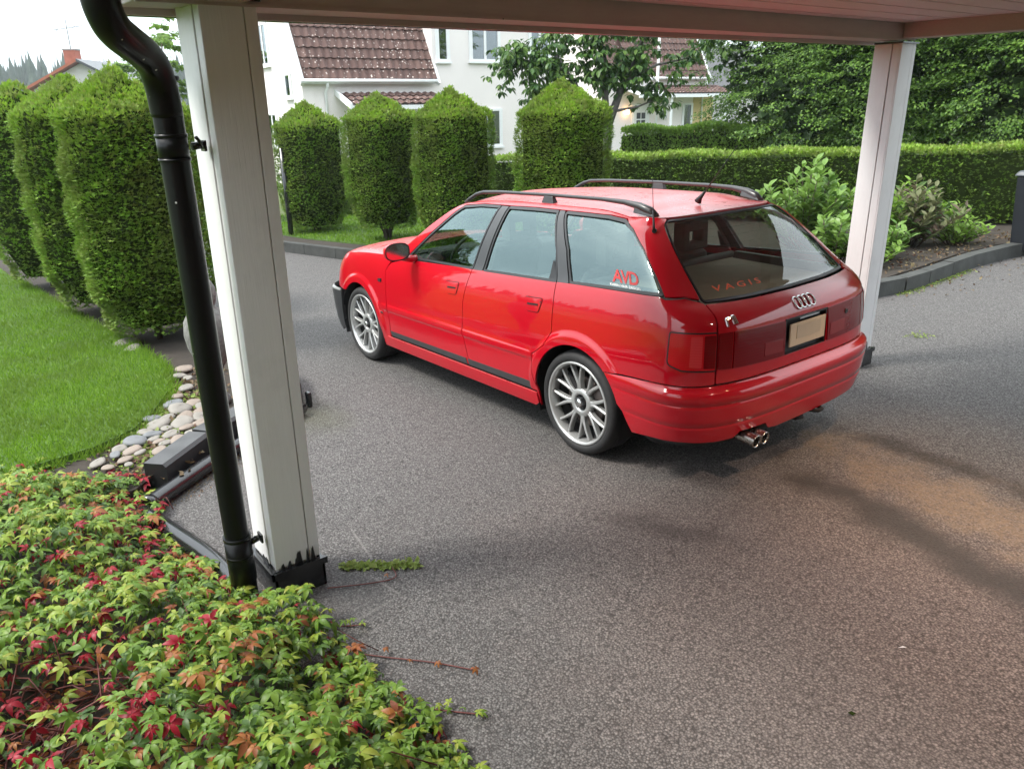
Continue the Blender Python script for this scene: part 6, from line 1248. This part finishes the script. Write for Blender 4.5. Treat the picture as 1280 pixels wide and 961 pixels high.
# weeds, moss and litter
def tufts(name, label, cs, n, r, size, mat, dz=.0, cat=None, flat=.6):
    cs = np.array(cs, float); k = rng.integers(0, len(cs), n); p = cs[k] + rng.normal(0, r, (n, 2)); P_ = np.column_stack([p, gz(p[:, 0], p[:, 1]) + dz + .004]); o = leaves(name, P_, norm(rng.normal(0, 1, (n, 3)) * [1, 1, .3] + V3(0, 0, 1 - flat)), norm(V3(0, 0, 1) + rng.normal(0, .4, (n, 3))), size * rng.uniform(.5, 1.4, n), T_LEAF, mat, None, .9, 'stuff'); o['label'] = label; return o
ln = lambda a, b, k: [(a[0] + (b[0] - a[0]) * i / k, a[1] + (b[1] - a[1]) * i / k) for i in range(k + 1)]
tufts('weeds', 'yellow-green moss and weeds growing from the asphalt joint by the near post', ln((-.22, 2.42), (-.42, 2.18), 14), 420, .014, .022, M['moss'])
tufts('moss', 'green moss along the foot of the right kerb', ln((.72, -4.3), (.78, -5.9), 30), 2600, .05, .02, M['moss'], flat=.9)
tufts('weeds', 'tiny weeds in the asphalt right of the far post', [(-.18, -2.9), (-.15, -2.85)], 60, .05, .02, M['moss'])
tufts('leaf_litter', 'dry fallen leaves scattered on the soil bed and beside its kerb', ln((1.1, -4.6), (1.3, -8.2), 40), 420, .2, .04, M['litter'], .125)
tufts('leaf_litter', 'small pale fallen leaves scattered on the asphalt by the right kerb', ln((.55, -4.4), (.4, -8.2), 30), 130, .22, .035, M['litter'])
tufts('leaf_litter', 'plant litter on the stones and soil beside the lawn', ln((1.3, 2.9), (2.9, 2.1), 30), 900, .13, .035, M['litter'], .09)
tufts('weeds', 'small weeds growing between the field stones', ln((1.45, 2.85), (2.5, 2.35), 20), 1100, .12, .03, M['moss'], .09, flat=.4)
tufts('leaf_litter', 'crumbs of bark and dirt along the black drain pipe', ln((1.0, 2.8), (1.6, 1.95), 30), 500, .05, .012, M['litter'])
tag(leaves('fallen_leaf', np.array([[-2.126, 1.572, float(gz(-2.126, 1.572)) + .004]]), V3(.6, -.8, .05)[None], V3(0, .2, 1)[None], .022, T_LEAF, M['core'], None, 1.4), 'single dark fallen leaf on the asphalt near the bottom right', 'leaf')
tag(leaves('twig', np.array([[-2.073, 1.116, float(gz(-2.073, 1.116)) + .004]]), V3(.5, .6, .05)[None], V3(0, .2, 1)[None], .03, T_LEAF, M['white_trim'], None, .3), 'tiny pale straw lying on the asphalt at lower right', 'straw')
# far woods
def conifers(n, a0, a1, d0, d1, h0, h1, name, label, mat):
    P_, T_, S_ = [], [], []; vs, fs = [], []
    for _ in range(n):
        a = math.radians(rng.uniform(a0, a1)); d = rng.uniform(d0, d1); x, y = CAM[0] + d * math.cos(a), CAM[1] + d * math.sin(a); h = rng.uniform(h0, h1); k = 9; r0 = h * rng.uniform(.09, .15); b0 = len(vs)
        L = 9
        for i in range(L):
            t = i / (L - 1); rr = r0 * (1 - t) ** .9
            for j in range(k): th = 2 * math.pi * (j + .5 * (i % 2)) / k; q = rr * (1.25 if i % 2 == 0 else .62) * rng.uniform(.75, 1.2); vs.append((x + q * math.cos(th), y + q * math.sin(th), -.6 + h * (.08 + .92 * t) - (.02 * h if i % 2 == 0 else 0)))
        fs += [(b0 + i * k + j, b0 + i * k + (j + 1) % k, b0 + (i + 1) * k + (j + 1) % k, b0 + (i + 1) * k + j) for i in range(L - 1) for j in range(k)]
    o = link(name, mesh_np(name, vs, quads=fs), mat); o['kind'] = 'stuff'; o['label'] = label; return o
M['far_conifer'] = simple('spruce_needles', (.030, .055, .028), .9, 0, .4, .15)
M['far_leaf'] = simple('distant_leafy_wood', (.055, .085, .03), .9, 0, .4, .15)
conifers(2200, -62, 12, 260, 400, 13, 19, 'spruce_forest', 'dark spruce forest along the horizon', M['far_conifer'])
conifers(700, 12, 180, 220, 400, 12, 19, 'spruce_forest', 'spruce forest along the horizon outside the view', M['far_conifer'])
conifers(700, -180, -62, 220, 400, 12, 19, 'spruce_forest', 'spruce forest along the horizon to the side', M['far_conifer'])
# haze between here and the woods
hz = MB().box((-120, -430, -2.4), (430, 430, 27)); ho = hz.build('haze', None); hm = NM('thin_haze'); pv = hm.N('ShaderNodeVolumePrincipled', {'Color': (.82, .90, .95, 1), 'Density': .0007}); hm.L(pv.outputs[0], hm.o.inputs[1]); ho.data.materials.append(hm.m); ho['kind'] = 'stuff'
